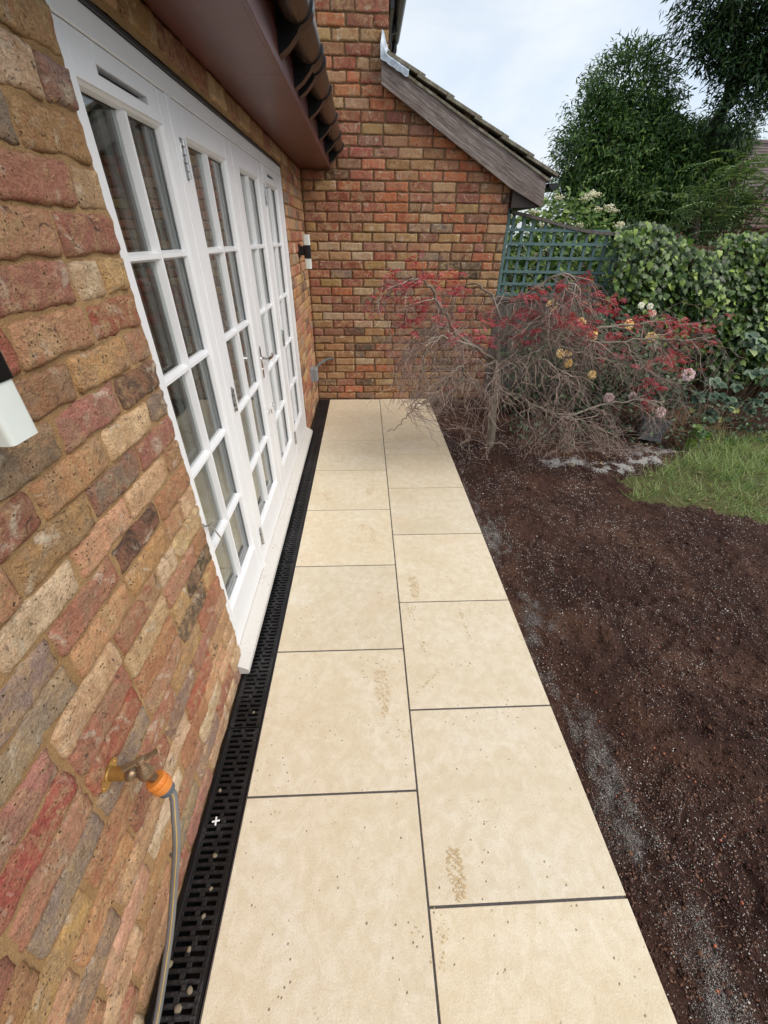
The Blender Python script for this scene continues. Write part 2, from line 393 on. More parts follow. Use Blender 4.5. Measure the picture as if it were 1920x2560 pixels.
# --- bricks
PAL = {  # fired-clay colours
 'o': (196, 112, 78), 'r': (164, 92, 76), 'p': (156, 106, 92), 'b': (172, 130, 94), 'y': (190, 152, 104),
 'w': (214, 190, 158), 'g': (142, 126, 112), 'k': (92, 76, 68), 'n': (194, 150, 118), 'm': (176, 124, 102), 's': (204, 172, 136)}
def fr(n, seed, amp, x, z): return amp*noise.noise(Vector((x*n+seed*7.3, z*n-seed*3.1, seed*1.7)))
def brick_variant(length, hi, seed):
    nx, nzv = (max(5, int(length/.0125)), 8) if hi else (max(3, int(length/.045)), 4)
    h = .0705; mb = MB(); hx, hz = length/2, h/2; cr = .0050; V = []
    rr = random.Random(seed); skew = rr.uniform(-.003, .003); tp = rr.uniform(-.0022, .0022)
    for j in range(nzv+1):
        for i in range(nx+1):
            u = -1+2*i/nx; w = -1+2*j/nzv
            # concentrate samples at the edges
            u = math.copysign(abs(u)**.8, u); w = math.copysign(abs(w)**.75, w)
            x, z = u*hx, w*hz
            # rounded corner outline
            dx, dz = max(0, abs(x)-(hx-cr)), max(0, abs(z)-(hz-cr))
            if dx and dz:
                l = math.hypot(dx, dz)
                if l > cr: x -= math.copysign(dx-dx*cr/l, x); z -= math.copysign(dz-dz*cr/l, z)
            e = max(abs(u), abs(w)); ex = max(0, (abs(u)*hx-(hx-.009))/.009); ez = max(0, (abs(w)*hz-(hz-.009))/.009)
            x += (fr(22, seed, .0056, z*2, x)+fr(70, seed+3, .0034, z, x))*abs(u)+skew*w
            z += (fr(15, seed+5, .0050, x, z)+fr(55, seed+9, .0036, x, z))*abs(w)+tp*u
            y = .0068*max(ex, ez)**3.2+fr(14, seed+1, .0042, x, z)+fr(40, seed+2, .0030, x, z)+fr(85, seed+4, .0016, x, z)
            # broken arris here and there
            y += max(0, fr(9, seed+13, .03, x, z)-.009)*(ex+ez)*1.4
            V.append((x, y, z))
    W = nx+1; F = [(j*W+i, j*W+i+1, (j+1)*W+i+1, (j+1)*W+i) for j in range(nzv) for i in range(nx)]
    ring = [i for i in range(nx+1)]+[j*W+nx for j in range(1, nzv+1)]+[nzv*W+i for i in range(nx-1, -1, -1)]+[j*W for j in range(nzv-1, 0, -1)]
    b = len(V)
    for q in ring: V.append((V[q][0], .034, V[q][2]))
    n = len(ring); F += [(ring[i], b+i, b+(i+1) % n, ring[(i+1) % n]) for i in range(n)]
    mb.add(V, F); return mb
BV = {}
for hi in (True, False):
    for ln in (.102, .150, .213):
        BV[(hi, ln)] = [brick_variant(ln, hi, 10*s+int(ln*100)+(500 if hi else 0)) for s in range(12 if ln > .2 else 6)]
BM = {k: [m.mesh('brick', MAT['brick'], 'all') for m in v] for k, v in BV.items()}
mass = {}
def put_brick(parent, hi, p, length, rotz, colour, single=True, key=None):
    base = min((.102, .150, .213), key=lambda q: abs(q-length)); i = rng.randrange(len(BM[(hi, base)]))
    sx = length/base; flip = rng.random() < .5
    mat = Matrix.Translation(p) @ Matrix.Rotation(rotz, 4, 'Z') @ Matrix.Rotation(rng.uniform(-.008, .008), 4, 'Y') @ Matrix.Diagonal((sx, 1, rng.uniform(.985, 1.05), 1))
    if single:
        o = bpy.data.objects.new('brick', BM[(hi, base)][i]); COL.objects.link(o)
        o.parent = parent; o.matrix_parent_inverse = WM[parent.name].inverted(); o.matrix_basis = mat; o.color = colour
    else:
        ms = mass.setdefault(parent.name, (MB(), [])); src = BV[(hi, base)][i]
        ms[0].add([mat @ Vector(v) for v in src.v], src.f); ms[1].extend([colour]*sum(len(f) for f in src.f))
def flush_mass(parent):
    if parent.name not in mass: return
    mb, cols = mass.pop(parent.name); o = mb.build('brickwork', MAT['brick_mass'], parent, 'all')
    ca = o.data.color_attributes.new('tint', 'FLOAT_COLOR', 'CORNER'); ca.data.foreach_set('color', np.array(cols, np.float32).ravel()); o['kind'] = 'stuff'
def tint(code, amt=10, gain=1.):
    r_, g_, b_ = [min(235, q*gain) for q in PAL[code]]; d = rng.uniform(-amt, amt); j = lambda: rng.uniform(-5, 5)
    return lin(max(20, r_+d+j()), max(20, g_+d+j()), max(20, b_+d+j()))
def course(a0, a1, k, off):
    """lengths of one course between a0 and a1: list of (start, end)"""
    res = []; a = a0; first = True
    while a < a1-.02:
        ln = rng.choice([.216]*9+[.106, .208, .222, .19])
        if first: ln = .213 if off == 0 else .102; first = False
        e = a+ln
        if a1-e < .055: e = a1
        res.append((a, e)); a = e+rng.uniform(.008, .013)
    return res
def mortar_grid(mb, axis, plane, a0, a1, z0, z1, step, amp, ragged=(0, 0), mi=0, sgn=1):
    na = max(2, int((a1-a0)/step)); nzz = max(2, int((z1-z0)/step)); V = []
    for j in range(nzz+1):
        for i in range(na+1):
            a = a0+(a1-a0)*i/na; z = z0+(z1-z0)*j/nzz
            n = noise.noise(Vector((a*9, z*9, 3.1)))*amp+noise.noise(Vector((a*31, z*31, 7.7)))*amp*.8
            aa = a
            if i == 0 and ragged[0]: aa += noise.noise(Vector((z*40, 1.3, 0)))*ragged[0]
            if i == na and ragged[1]: aa += noise.noise(Vector((z*40, 8.3, 0)))*ragged[1]
            V.append((plane+n, aa, z) if axis == 'x' else (aa, plane-n, z))
    W = na+1
    q = [(j*W+i, j*W+i+1, (j+1)*W+i+1, (j+1)*W+i) for j in range(nzz) for i in range(na)]
    mb.add(V, q, mi)

# --- left building with the french doors
DY0, DY1, DZ0, DZ1 = 1.19, 3.79, .078, 2.042
ext = thing('brick_building', (XW, 2.4, 0), 'low reclaimed brick building with white french doors, brown soffit and gutter along the left', 'building')
mb = MB()
mortar_grid(mb, 'x', XW-.0085, -1.7, DY0-.004, -.06, 2.16, .0125, .0042, (0, .012))
mortar_grid(mb, 'x', XW-.0085, DY1+.004, YE+.02, -.06, 2.16, .02, .0042, (.01, 0))
mortar_grid(mb, 'x', XW-.0085, DY0-.004, DY1+.004, DZ1+.016, 2.16, .0125, .0036)
mortar_grid(mb, 'x', XW-.0085, DY0-.004, DY1+.004, -.06, DZ0-.006, .02, .0036)
mb.box(XW-.26, XW-.028, -1.7, DY0-.02, -.06, 2.16); mb.box(XW-.26, XW-.028, DY1+.02, YE+.1, -.06, 2.16)
mb.box(XW-.26, XW-.028, DY0-.02, DY1+.02, DZ1+.02, 2.16); mb.box(XW-.26, XW-.028, DY0-.02, DY1+.02, -.06, DZ0-.012)
wallL = mb.build('wall', MAT['mortar'], ext, 'all')
NEARC = 'nnnbbmmmmsssswwwgggpppyyrrrk'
n_single = 0
for k in range(27):
    z = Z0+CO*k
    segs = []
    top = k == 26
    if k == 0 or top:
        segs = [(a, b, 'x') for a, b in course(-.62-.1*(k % 2), YE-.004, k, k % 2)]
    else:
        a = DY0-.006+rng.uniform(-.006, .006)          # lay outward from the opening
        for s0, s1 in course(0, 1.9, k, k % 2): segs.append((a-s1, a-s0, 'n'))
        a = DY1+.006
        segs += [(s0, s1, 'f') for s0, s1 in course(a+rng.uniform(-.004, .006), YE-.004, k, (k+1) % 2)]
    for a, b, tagc in segs:
        yc = (a+b)/2
        if yc < -1.6: continue
        hi = True
        vis = (yc > -.22 and not (k == 0 and yc > .9))
        code = rng.choice(NEARC) if yc < 3.5 else rng.choice('nnbbbyyprrmsgk')
        p = Vector((XW+rng.uniform(-.002, .003), yc, z+rng.uniform(-.0015, .0015)))
        put_brick(wallL, hi, p, b-a, math.pi/2, tint(code, 16, 1.10), vis); n_single += vis
flush_mass(wallL)

# door frame, drip strip and sill
FX = XW-.012
mb = MB()
mb.cbox(FX-.09, FX, DY0-.012, DY0+.016, DZ0, DZ1, .002)
mb.cbox(FX-.09, FX, DY1-.016, DY1+.012, DZ0, DZ1, .002)
mb.cbox(FX-.09, FX, DY0+.0165, DY1-.0165, 1.992, DZ1, .002)
mb.cbox(FX-.09, FX-.001, 1.7445, 1.7885, DZ0, 1.9915, .002)
mb.cbox(FX-.09, FX-.001, 3.143, 3.160, DZ0, 1.9915, .002)
mb.build('door_frame', MAT['white'], ext)
MB().box(FX-.06, XW-.003, DY0-.01, DY1+.01, DZ1+.0005, DZ1+.009).build('drip_strip', MAT['drip'], ext)
mb = MB(); mb.prism([(FX-.05, .022), (XW+.038, .022), (XW+.042, .027), (XW+.041, .048), (XW+.036, .054), (FX-.001, .0845), (FX-.05, .0845)], 'y', 1.112, 3.80)
mb.build('sill', MAT['sill'], ext)
# leaves
ZB = [.300, .612, .937, 1.259, 1.583, 1.897]
def leaf(y0, y1, g0, g1, vent=None, hinge=None, handle=None, bottom=.088):
    X0, X1 = FX-.050, FX-.004
    mb = MB()
    mb.cbox(X0, X1, y0, g0-.012, bottom, 1.990, .0025); mb.cbox(X0, X1, g1+.012, y1, bottom, 1.990, .0025)
    mb.cbox(X0, X1-.0006, g0-.0118, g1+.0118, bottom, .288, .0025)
    if vent:
        a, b, zc, hh = vent
        mb.cbox(X0, X1-.0006, g0-.0118, a, 1.909, 1.990, .001); mb.cbox(X0, X1-.0006, b, g1+.0118, 1.909, 1.990, .001)
        mb.cbox(X0, X1-.0006, a+.0001, b-.0001, 1.909, zc-hh, .001); mb.cbox(X0, X1-.0006, a+.0001, b-.0001, zc+hh, 1.990, .001)
    else: mb.cbox(X0, X1-.0006, g0-.0118, g1+.0118, 1.909, 1.990, .0025)
    # ovolo beads round the glazed opening
    bd = lambda a: [(a, X1-.001), (a, X1-.022)]
    for (ya, yb) in ((g0-.0117, g0), (g1+.0117, g1)):
        s = 1 if yb > ya else -1
        mb.prism([(X1-.026, ya), (X1-.003, ya), (X1-.010, ya+s*.007), (X1-.022, yb), (X1-.026, yb)], 'z', .288, 1.909)
    for (za, zb) in ((.2882, .300), (1.9088, 1.897)):
        s = 1 if zb > za else -1
        mb.prism([(X1-.026, za), (X1-.0035, za), (X1-.0105, za+s*.007), (X1-.0225, zb), (X1-.026, zb)], 'y', g0-.011, g1+.011)
    d = mb.build('door', MAT['white'], ext)
    if vent: MB().box(X0+.012, X0+.020, vent[0]-.001, vent[1]+.001, 1.93, 1.962).build('vent_shade_strip', MAT['darkbox'], d)  # dark strip added inside the open vent slot, standing in for its shade
    ym = (g0+g1)/2
    prof = lambda w: [(-w, X1-.040), (-w, X1-.030), (-w*.45, X1-.010), (w*.45, X1-.010), (w, X1-.030), (w, X1-.040)]
    m2 = MB(); m2.prism([(x, ym+a) for a, x in prof(.0125)], 'z', .300, 1.897); m2.build('glazing_bar', MAT['white'], d)
    for zb in ZB[1:-1]:
        for ya, yb in ((g0, ym-.0085), (ym+.0085, g1)):
            m2 = MB(); m2.prism([(x+.0006, zb+a) for a, x in prof(.0125)], 'y', ya, yb); m2.build('glazing_bar', MAT['white'], d)
    for i in range(5):
        za, zb = ZB[i]+(.009 if i else 0), ZB[i+1]-(.009 if i < 4 else 0)
        for ya, yb in ((g0-.002, ym-.004), (ym+.004, g1+.002)):
            tilt = rng.uniform(-.0012, .0012)
            m2 = MB()
            for xa in (X1-.030, X1-.046):
                v = [(xa-.004, ya, za), (xa, ya+0, za), (xa+tilt, yb, za), (xa-.004+tilt, yb, za), (xa-.004, ya, zb), (xa, ya, zb), (xa+tilt*.6, yb, zb), (xa-.004+tilt*.6, yb, zb)]
                m2.add(v, [(0,3,2,1),(4,5,6,7),(0,1,5,4),(1,2,6,5),(2,3,7,6),(3,0,4,7)])
            m2.build('pane', MAT['glass'], d)
    if hinge:
        for zc in (1.845, 1.03, .262):
            m2 = MB(); m2.cbox(X1-.001, X1+.0045, hinge-.017, hinge+.017, zc-.052, zc+.052, .001)
            for q in range(5):
                m2.lathe([(.0055, 0), (.0065, .001), (.0065, .018), (.0055, .019)], (X1+.0075, hinge, zc-.052+q*.0208), (0, 0, 1), 12)
            for q in (-.035, 0, .035):
                for s in (-.011, .011): m2.lathe([(.0035, 0), (.0025, .0016)], (X1+.0044, hinge+s, zc+q), (1, 0, 0), 8)
            m2.build('hinge', MAT['steel'], d, True)
    return d
d1 = leaf(1.2075, 1.743, 1.252, 1.670, vent=(1.345, 1.605, 1.944, .0085))
d2 = leaf(1.790, 2.462, 1.881, 2.344, hinge=1.803)
d3 = leaf(2.4655, 3.142, 2.584, 2.998, hinge=3.136)
d4 = leaf(3.1615, 3.772, 3.213, 3.617, vent=(3.285, 3.525, 1.950, .0085))
# handle on the second door, thumb catches below
X1 = FX-.004
mb = MB(); m = [(2.4, .955)]
def capsule(mb, x0, x1, yc, w, za, zb, n=8):
    pl = [(yc+w*math.cos(a), zb+w*math.sin(a)) for a in [math.pi*i/n for i in range(n+1)]]+[(yc+w*math.cos(a), za+w*math.sin(a)) for a in [math.pi+math.pi*i/n for i in range(n+1)]]
    mb.prism(pl, 'x', x0, x1)
capsule(mb, X1-.0005, X1+.007, 2.405, .016, .972, 1.112)
mb.lathe([(.012, 0), (.010, .004), (.0085, .03), (.009, .044)], (X1+.006, 2.405, 1.062), (1, 0, 0), 16)
mb.tube([(X1+.046, 2.400, 1.062), (X1+.050, 2.42, 1.062), (X1+.052, 2.45, 1.060), (X1+.050, 2.49, 1.059), (X1+.045, 2.525, 1.062), (X1+.043, 2.535, 1.062)], [.009, .0095, .0085, .0078, .0078, .006], 12)
mb.lathe([(.007, 0), (.006, .003)], (X1+.007, 2.405, 1.005), (1, 0, 0), 14)
mb.build('handle', MAT['chrome'], d2, True)
for yy, dd in ((2.415, d2), (2.53, d3)):
    mb = MB(); mb.lathe([(.011, 0), (.010, .004), (.005, .006), (.005, .016)], (X1, yy, .752), (1, 0, 0), 14); mb.box(X1+.014, X1+.019, yy-.004, yy+.004, .738, .766)
    mb.build('catch', MAT['chrome'], dd, True)
MB().box(X1-.0005, X1+.0012, 3.118, 3.132, .985, 1.09).build('sticker', MAT['green'], d3)
# cabin hook on the frame
mb = MB(); mb.lathe([(.009, 0), (.008, .003), (.003, .004), (.003, .016)], (FX, 1.196, .775), (1, 0, 0), 12)
mb.tube([(FX+.016, 1.196, .775), (FX+.02, 1.215, .765), (FX+.018, 1.235, .735), (FX+.02, 1.25, .70), (FX+.02, 1.268, .665), (FX+.02, 1.272, .645), (FX+.02, 1.262, .634), (FX+.02, 1.25, .64)], .0032, 8)
mb.tube([(FX+.016, 1.20, .775), (FX+.016, 1.225, .762), (FX+.014, 1.245, .755)], .0028, 8)
mb.build('hook', MAT['steel'], ext, True)

# soffit boards, fascia, gutter with brackets
ZS = 2.154
for ya, yb in ((-1.7, 2.268), (2.2695, YE-.004)):
    MB().cbox(XW-.02, -.4785, ya, yb, ZS, ZS+.012, .0012).build('soffit', MAT['soffit'], ext)
MB().cbox(-.478, -.460, -1.7, YE-.004, ZS-.004, ZS+.19, .0016).build('fascia', MAT['soffit'], ext)
def half_round(mb, xc, zt, r_, y0, y1, th=.003, n=14):
    o_ = [(xc+r_*math.cos(math.pi+math.pi*i/n), zt+r_*math.sin(math.pi+math.pi*i/n)) for i in range(n+1)]
    i_ = [(xc+(r_-th)*math.cos(math.pi+math.pi*i/n), zt+(r_-th)*math.sin(math.pi+math.pi*i/n)) for i in range(n, -1, -1)]
    V = [(x, y, z) for y in (y0, y1) for x, z in o_+i_]; m = 2*(n+1); F = []
    for i in range(m): F.append((i, (i+1) % m, m+(i+1) % m, m+i))
    for b in (0, m):
        for i in range(n): F.append((b+i, b+i+1, b+m-2-i, b+m-1-i))
    mb.add(V, F)
GX, GZ, GR = -.3915, 2.318, .059
mb = MB(); half_round(mb, GX, GZ, GR, -1.7, YE-.006)
gut = mb.build('gutter', MAT['gutter'], ext, True)
for yb in (.2, .95, 1.65, 2.20, 2.60, 2.74, 3.16, 3.76, 4.30, 4.80):
    mb = MB(); half_round(mb, GX, GZ+.004, GR+.009, yb-.028, yb+.028, .008)
    arc = [(GX+(GR+.004)*math.cos(math.pi+math.pi*i/12), GZ+(GR+.004)*math.sin(math.pi+math.pi*i/12)) for i in range(1, 8)]
    mb.prism([(-.4595, GZ+.006), (GX-GR-.003, GZ+.006)]+arc+[(GX+.004, GZ-.080), (GX-.03, GZ-.112), (-.4595, GZ-.136)], 'y', yb-.027, yb+.027)
    mb.build('bracket', MAT['satin_black'], gut, True)
# roof of the low building (tile courses climbing away from the gutter)
mb = MB(); sl = math.tan(R(24))
for i in range(14):
    x1 = -.42-i*.30; x0 = x1-.33; z1 = 2.345+(-.42-x1)*sl; z0_ = 2.345+(-.42-x0)*sl
    mb.add([(x1, -1.7, z1), (x1, YE-.008, z1), (x0, YE-.008, z0_), (x0, -1.7, z0_), (x1, -1.7, z1+.03), (x1, YE-.008, z1+.03), (x0, YE-.008, z0_+.006), (x0, -1.7, z0_+.006)],
           [(0,3,2,1),(4,5,6,7),(0,1,5,4),(1,2,6,5),(2,3,7,6),(3,0,4,7)])
mb.build('roof', MAT['tile'], ext)
# room behind the glass
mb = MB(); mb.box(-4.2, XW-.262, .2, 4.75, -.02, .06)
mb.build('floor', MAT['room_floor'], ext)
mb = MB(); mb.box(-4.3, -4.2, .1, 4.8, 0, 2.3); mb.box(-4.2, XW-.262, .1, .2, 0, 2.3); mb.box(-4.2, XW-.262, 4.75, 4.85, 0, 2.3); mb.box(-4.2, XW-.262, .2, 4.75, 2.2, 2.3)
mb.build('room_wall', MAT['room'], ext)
for y0, y1 in ((1.22, 1.36), (1.66, 1.84), (3.45, 3.78)):
    n = 40; V = []; F = []
    for i in range(n+1):
        y = y0+(y1-y0)*i/n; x = XW-.33+.028*math.sin(i*1.35+y0*7)+.01*math.sin(i*.5)
        V += [(x, y, .09), (x, y, 2.1)]
    F = [(2*i, 2*i+2, 2*i+3, 2*i+1) for i in range(n)]
    MB().add(V, F).build('curtain', MAT['curtain'], ext, 'all')

# --- end wall building
hou = thing('brick_gable_house', (.2, YE, 0), 'red and buff brick gable end wall with sloping tiled roof closing the path', 'house')
XR = 1.262
gl = lambda x: 2.86-(x-.0)*.50          # top of the sloping wall
mb = MB()
def end_grid(a0, a1, z0, z1f, st):
    na = int((a1-a0)/st); V = []; nzz = 110
    for j in range(nzz+1):
        for i in range(na+1):
            a = a0+(a1-a0)*i/na; zt = z1f(a); z = z0+(zt-z0)*j/nzz
            n = noise.noise(Vector((a*9, z*9, 13.1)))*.003+noise.noise(Vector((a*31, z*31, 17.7)))*.002
            V.append((a, YE+.0095-n, z))
    W = na+1; mb.add(V, [(j*W+i, j*W+i+1, (j+1)*W+i+1, (j+1)*W+i) for j in range(nzz) for i in range(na)])
end_grid(XW-.05, .066, -.14, lambda a: 4.6, .03); end_grid(.066, XR-.004, -.14, gl, .03)
mb.box(XW-4, .06, YE+.03, YE+.25, -.14, 4.6)
mb.prism([(.0605, -.14), (XR-.006, -.14), (XR-.006, gl(XR)-.01), (.0605, gl(.06)-.01)], 'y', YE+.03, YE+.25)
mb.box(XR-.2, XR-.006, YE+.251, 9, -.14, 2.0); mb.box(-.14, .06, YE+.251, 9, 2.0, 3.2)
wallE = mb.build('wall', MAT['mortar_old'], hou, 'all')
ROWS = ['bogyog kb'.replace(' ', ''), 'brobbb', 'grkybb', 'yyrbbr', 'bboorb', 'bbywyr', 'ybgbrb', 'yygkrb', 'bbygpb', 'ppkyop', 'brwwpb', 'ywwyppb', 'bprpprb', 'yrrkobp',
        'rowygbrr', 'ryrypbyoy', 'rgrygrokyb', 'rpryworkko', 'bywryggpo', 'ywwppbybp', 'bryyypyop', 'yrryopgoo', 'rbpooyopo', 'rrrrobboy', 'brroorppo', 'oyopornrb', 'rkroboor', 'bppobyro', 'brrpybor', 'pprpboo', 'yorybpo']
for k in range(-1, 41):
    z = Z0+CO*k
    xr = XR-.004 if z < 2.2 else (2.86-z)/.50+.12
    if z > gl(.066)-.02: xr = .064
    xr = min(xr, XR-.004)
    cols = ROWS[k] if 0 <= k < len(ROWS) else None
    segs = course(XW+.004, xr, k, k % 2)
    for i, (a, b) in enumerate(segs):
        xc = (a+b)/2
        code = cols[i] if cols and i < len(cols) else rng.choice('oorrrppmbbykn' if k > 20 else 'rrpobbyypgbk')
        vis = 0 <= k and z < 3.3 and not (z > 2.2 and xc < -.45)
        put_brick(wallE, True, Vector((xc, YE+rng.uniform(-.002, .002), z)), b-a, 0, tint(code, 15, .97), vis); n_single += vis
flush_mass(wallE)
print('single bricks', n_single)
# bargeboard, soffit box, tiles, lead, gutters
YB = YE-.075
mb = MB(); mb.prism([(.004, 2.70), (1.228, 2.032), (1.552, 1.893), (1.562, 1.905), (1.556, 2.095), (.004, 2.850)], 'y', YB, YB+.028)
mb.build('bargeboard', MAT['barge'], hou)
MB().prism([(.004, 2.846), (1.59, 2.078), (1.60, 2.092), (.004, 2.866)], 'y', YB-.012, YE+.3).build('undercloak', MAT['tile'], hou)
MB().prism([(XR+.002, 1.885), (1.548, 1.893), (1.548, 2.075), (XR+.002, 2.18)], 'y', YB+.029, 9).build('eaves_box', MAT['darkbox'], hou)
ang = math.atan2(-.767, 1.60)
import itertools
tv = MB(); TL, TW, TT = .345, .298, .024
pr = [(0, 0), (TW*.30, 0), (TW*.36, .012), (TW*.62, .016), (TW*.70, .002), (TW, 0)]
V = []
for (a, zz) in ((0, 0), (0, TT), (TL, TT), (TL, 0)):
    for y, dz in pr: V.append((a, y, zz+dz+(rng.random()-.5)*.002))
n = len(pr); F = []
for q in range(4):
    for i in range(n-1): F.append((q*n+i, q*n+i+1, ((q+1) % 4)*n+i+1, ((q+1) % 4)*n+i))
F += [(0, n, 2*n, 3*n), (n-1, 4*n-1, 3*n-1, 2*n-1)]
tv.add(V, F); tm = tv.mesh('roof_tile', MAT['tile'])
roofE = MB().prism([(.10, 2.812), (1.60, 2.094), (1.60, 2.098), (.10, 2.816)], 'y', YB, 9).build('roof', MAT['tile'], hou)
tilemass = MB(); cdir = Vector((1.60, 0, -.767)).normalized()
for i in range(6):
    for j in range(14):
        st = Vector((.045+.256*i, YB-.022+j*.296, 2.856-.1225*i+.010+rng.uniform(-.003, .003)))
        mt = Matrix.Translation(st) @ Matrix.Rotation(-ang-R(3.0), 4, 'Y') @ Matrix.Rotation(rng.uniform(-.012, .012), 4, 'Z')
        if j < 4:
            o = bpy.data.objects.new('roof_tile', tm); COL.objects.link(o); o.parent = roofE; o.matrix_parent_inverse = WM[roofE.name].inverted(); o.matrix_basis = mt
        else: tilemass.add([mt @ Vector(v) for v in tv.v], tv.f)
tag(tilemass.build('roof_tiles', MAT['tile'], roofE), kind='stuff')
# lead dressed over the top of the verge
V = []; F = []
N = 14
for i in range(N+1):
    f_ = i/N; x = -.005+.235*f_; z = 2.862-.11*f_
    up = .075*math.exp(-(i/2.2)**4)+.040+.003*math.sin(i*2.3)
    fl = .022+.003*math.sin(i*1.7)-.012*(i == N)
    V += [(x, YB-.026, z-fl), (x, YB-.030, z+up*.5), (x+.01, YB-.006, z+up), (x+.015, YE-.004, z+up+.05*(1-f_))]
for i in range(N):
    for j in range(3): F.append((4*i+j, 4*i+4+j, 4*i+5+j, 4*i+1+j))
MB().add(V, F).build('lead_flashing', MAT['lead'], hou, True)
mb = MB(); half_round(mb, 1.648, 2.075, .055, YB+.03, 9, .004); mb.add([(1.648+.055*math.cos(math.pi+math.pi*i/14), YB+.03, 2.075+.055*math.sin(math.pi+math.pi*i/14)) for i in range(15)], [tuple(range(15))])
mb.build('gutter', MAT['black'], hou, True)
mb = MB(); mb.cbox(.075, .110, YE+.01, 6.0, 3.14, 3.36, .003); half_round(mb, .172, 3.30, .056, YE+.02, 6.06, .004)
mb.prism([(.11, 3.30), (.165, 3.25), (.175, 3.19), (.11, 3.17)], 'y', 5.5, 5.53)
mb.tube([(.172, 5.98, 3.25), (.172, 5.99, 3.20), (.150, 5.985, 3.15), (.115, 5.98, 3.13), (.10, 5.98, 3.0)], .028, 12)
mb.build('eaves_gutter', MAT['black'], hou, True)
MB().prism([(.05, 3.36), (.20, 3.33), (-3.5, 5.9), (-3.6, 5.85)], 'y', YE-.1, 9).build('upper_roof', MAT['tile'], hou)

# ------------------------------------------------------------------ soil bed and lawn
def interp(x, pts):
    return float(np.interp(x, [p[0] for p in pts], [p[1] for p in pts]))
LB = [(1.70, 2.75), (1.80, 2.60), (1.90, 2.53), (2.1, 2.44), (2.53, 2.28), (2.63, 2.18), (3.5, 1.80), (6, 1.0)]
LT = [(1.70, 2.7), (1.95, 2.86), (2.3, 2.98), (2.6, 3.14), (2.95, 3.42), (3.4, 3.62), (6, 3.9)]
def lawn(x, y):
    j = .07*noise.noise(Vector((x*6, y*6, 3)))+.035*noise.noise(Vector((x*19, y*19, 4)))
    return x > 1.90+j and interp(x, LB)+j < y < interp(x, LT)+j
def soil_z(x, y):
    e = x-.6
    z = -.040+.044*min(1, max(0, (e-.05)/.26))
    n = noise.noise
    z += .016*n(Vector((x*1.7, y*1.7, .3)))+.018*n(Vector((x*5, y*5, 1.3)))+.012*n(Vector((x*14, y*9, 2.3)))+.0075*n(Vector((x*34, y*34, 4.3)))+.005*n(Vector((x*80, y*80, 5.3)))
    rd = n(Vector((x*4.2+y*2.0, y*6.5-x*2.2, 9.1))); z += .075*max(0, .22-abs(rd))*min(1, max(0, e*3))
    cv = n(Vector((x*2.6+y*1.1, y*5.2-x*.8, 21.)))+.35*n(Vector((x*12, y*12, 22.))); z -= .17*max(0, .10-abs(cv))*min(1, max(0, (e-.12)*4))
    z += .006*abs(n(Vector((x*22, y*22, 23.))))
    z += .03*math.exp(-((x-.98)**2+(y-3.43)**2)/.05)
    if e < .12: z = min(z, -.016)
    if lawn(x, y): z = z*.5-.006
    return z
def dust_m(x, y):
    """spilt jointing sand along the path edge, white powder by the lawn"""
    n = noise.noise
    c_ = .715+.055*n(Vector((y*2.1, 0, 3)))-.035*max(0, min(1, (y-2)/1.5)); w = .072
    d = math.exp(-((x-c_)/w)**2)*min(1, max(0, .12+1.6*n(Vector((x*6, y*2.6, 6)))+.9*n(Vector((x*22, y*16, 6)))))
    d *= .4+.6*(y < 2.9)
    p = 0
    for (px, py, rx, ry, s) in ((1.58, 3.14, .24, .10, 1), (1.96, 3.03, .26, .12, 1), (2.32, 3.18, .26, .13, .9), (2.5, 3.36, .28, .11, .8), (2.95, 2.28, .20, .16, .6), (3.25, 2.10, .22, .10, .6), (3.1, 2.75, .25, .09, .45)):
        p = max(p, s*math.exp(-((x-px)/rx)**4-((y-py)/ry)**4))
    p *= min(1, max(0, .85+1.2*n(Vector((x*11, y*11, 2)))+.5*n(Vector((x*45, y*45, 2)))))
    g_ = 1. if lawn(x, y) else 0.
    return min(1, d), min(1, p), g_
t = NT('dark_topsoil'); c = t.coord(); a = t.n('VertexColor'); a.layer_name = 'mask'; s_ = t.n('SeparateColor'); t.set(s_.inputs[0], a.outputs[0])
n1 = t.noise(c, 2.2, 5, .6, .6); n2 = t.noise(c, 70, 6, .7); n3 = t.noise(c, 300, 3, .7)
col = t.ramp(n1, (.36, lin(74, 53, 47)), (.54, lin(92, 66, 57)), (.70, lin(124, 92, 72)))
col = t.mix(.7, col, t.mix(1., col, t.ramp(n2, (.3, .45), (.7, 1.5)), 'MULTIPLY'))
col = t.mix(t.ramp(n3, (.66, 0.), (.72, .5)), col, lin(150, 132, 122))
col = t.mix(s_.outputs[2], col, t.mix(t.ramp(n2, (.4, 0.), (.6, 1.)), lin(92, 98, 56), lin(138, 132, 92)))
col = t.mix(t.math('MULTIPLY', s_.outputs[0], t.ramp(n3, (.35, .45), (.6, 1.))), col, lin(128, 124, 120))
col = t.mix(t.ramp(t.math('SUBTRACT', s_.outputs[1], t.math('MULTIPLY', n2, 1.25)), (.0, 0.), (.30, 1.)), col, lin(226, 224, 220))
MAT['soil'] = t.done(col, .95, spec=.2, normal=t.bump(t.math('ADD', n2, t.math('MULTIPLY', n3, .6)), 1., .03))
xs = np.concatenate([np.arange(.597, 2.9, .0165), np.arange(2.9, 6.2, .06)]); ys = np.concatenate([np.arange(-1.2, 3.6, .0165), np.arange(3.6, 7.0, .06)])
V = np.array([(x, y, soil_z(x, y)) for y in ys for x in xs]); M_ = np.array([dust_m(x, y)+(1,) for y in ys for x in xs], np.float32)
W = len(xs); ii, jj = np.meshgrid(np.arange(W-1), np.arange(len(ys)-1)); q0 = (jj*W+ii).ravel()
F = np.stack((q0, q0+1, q0+W+1, q0+W), 1)
soil = np_obj('soil_bed', V, F, MAT['soil'], None, True)
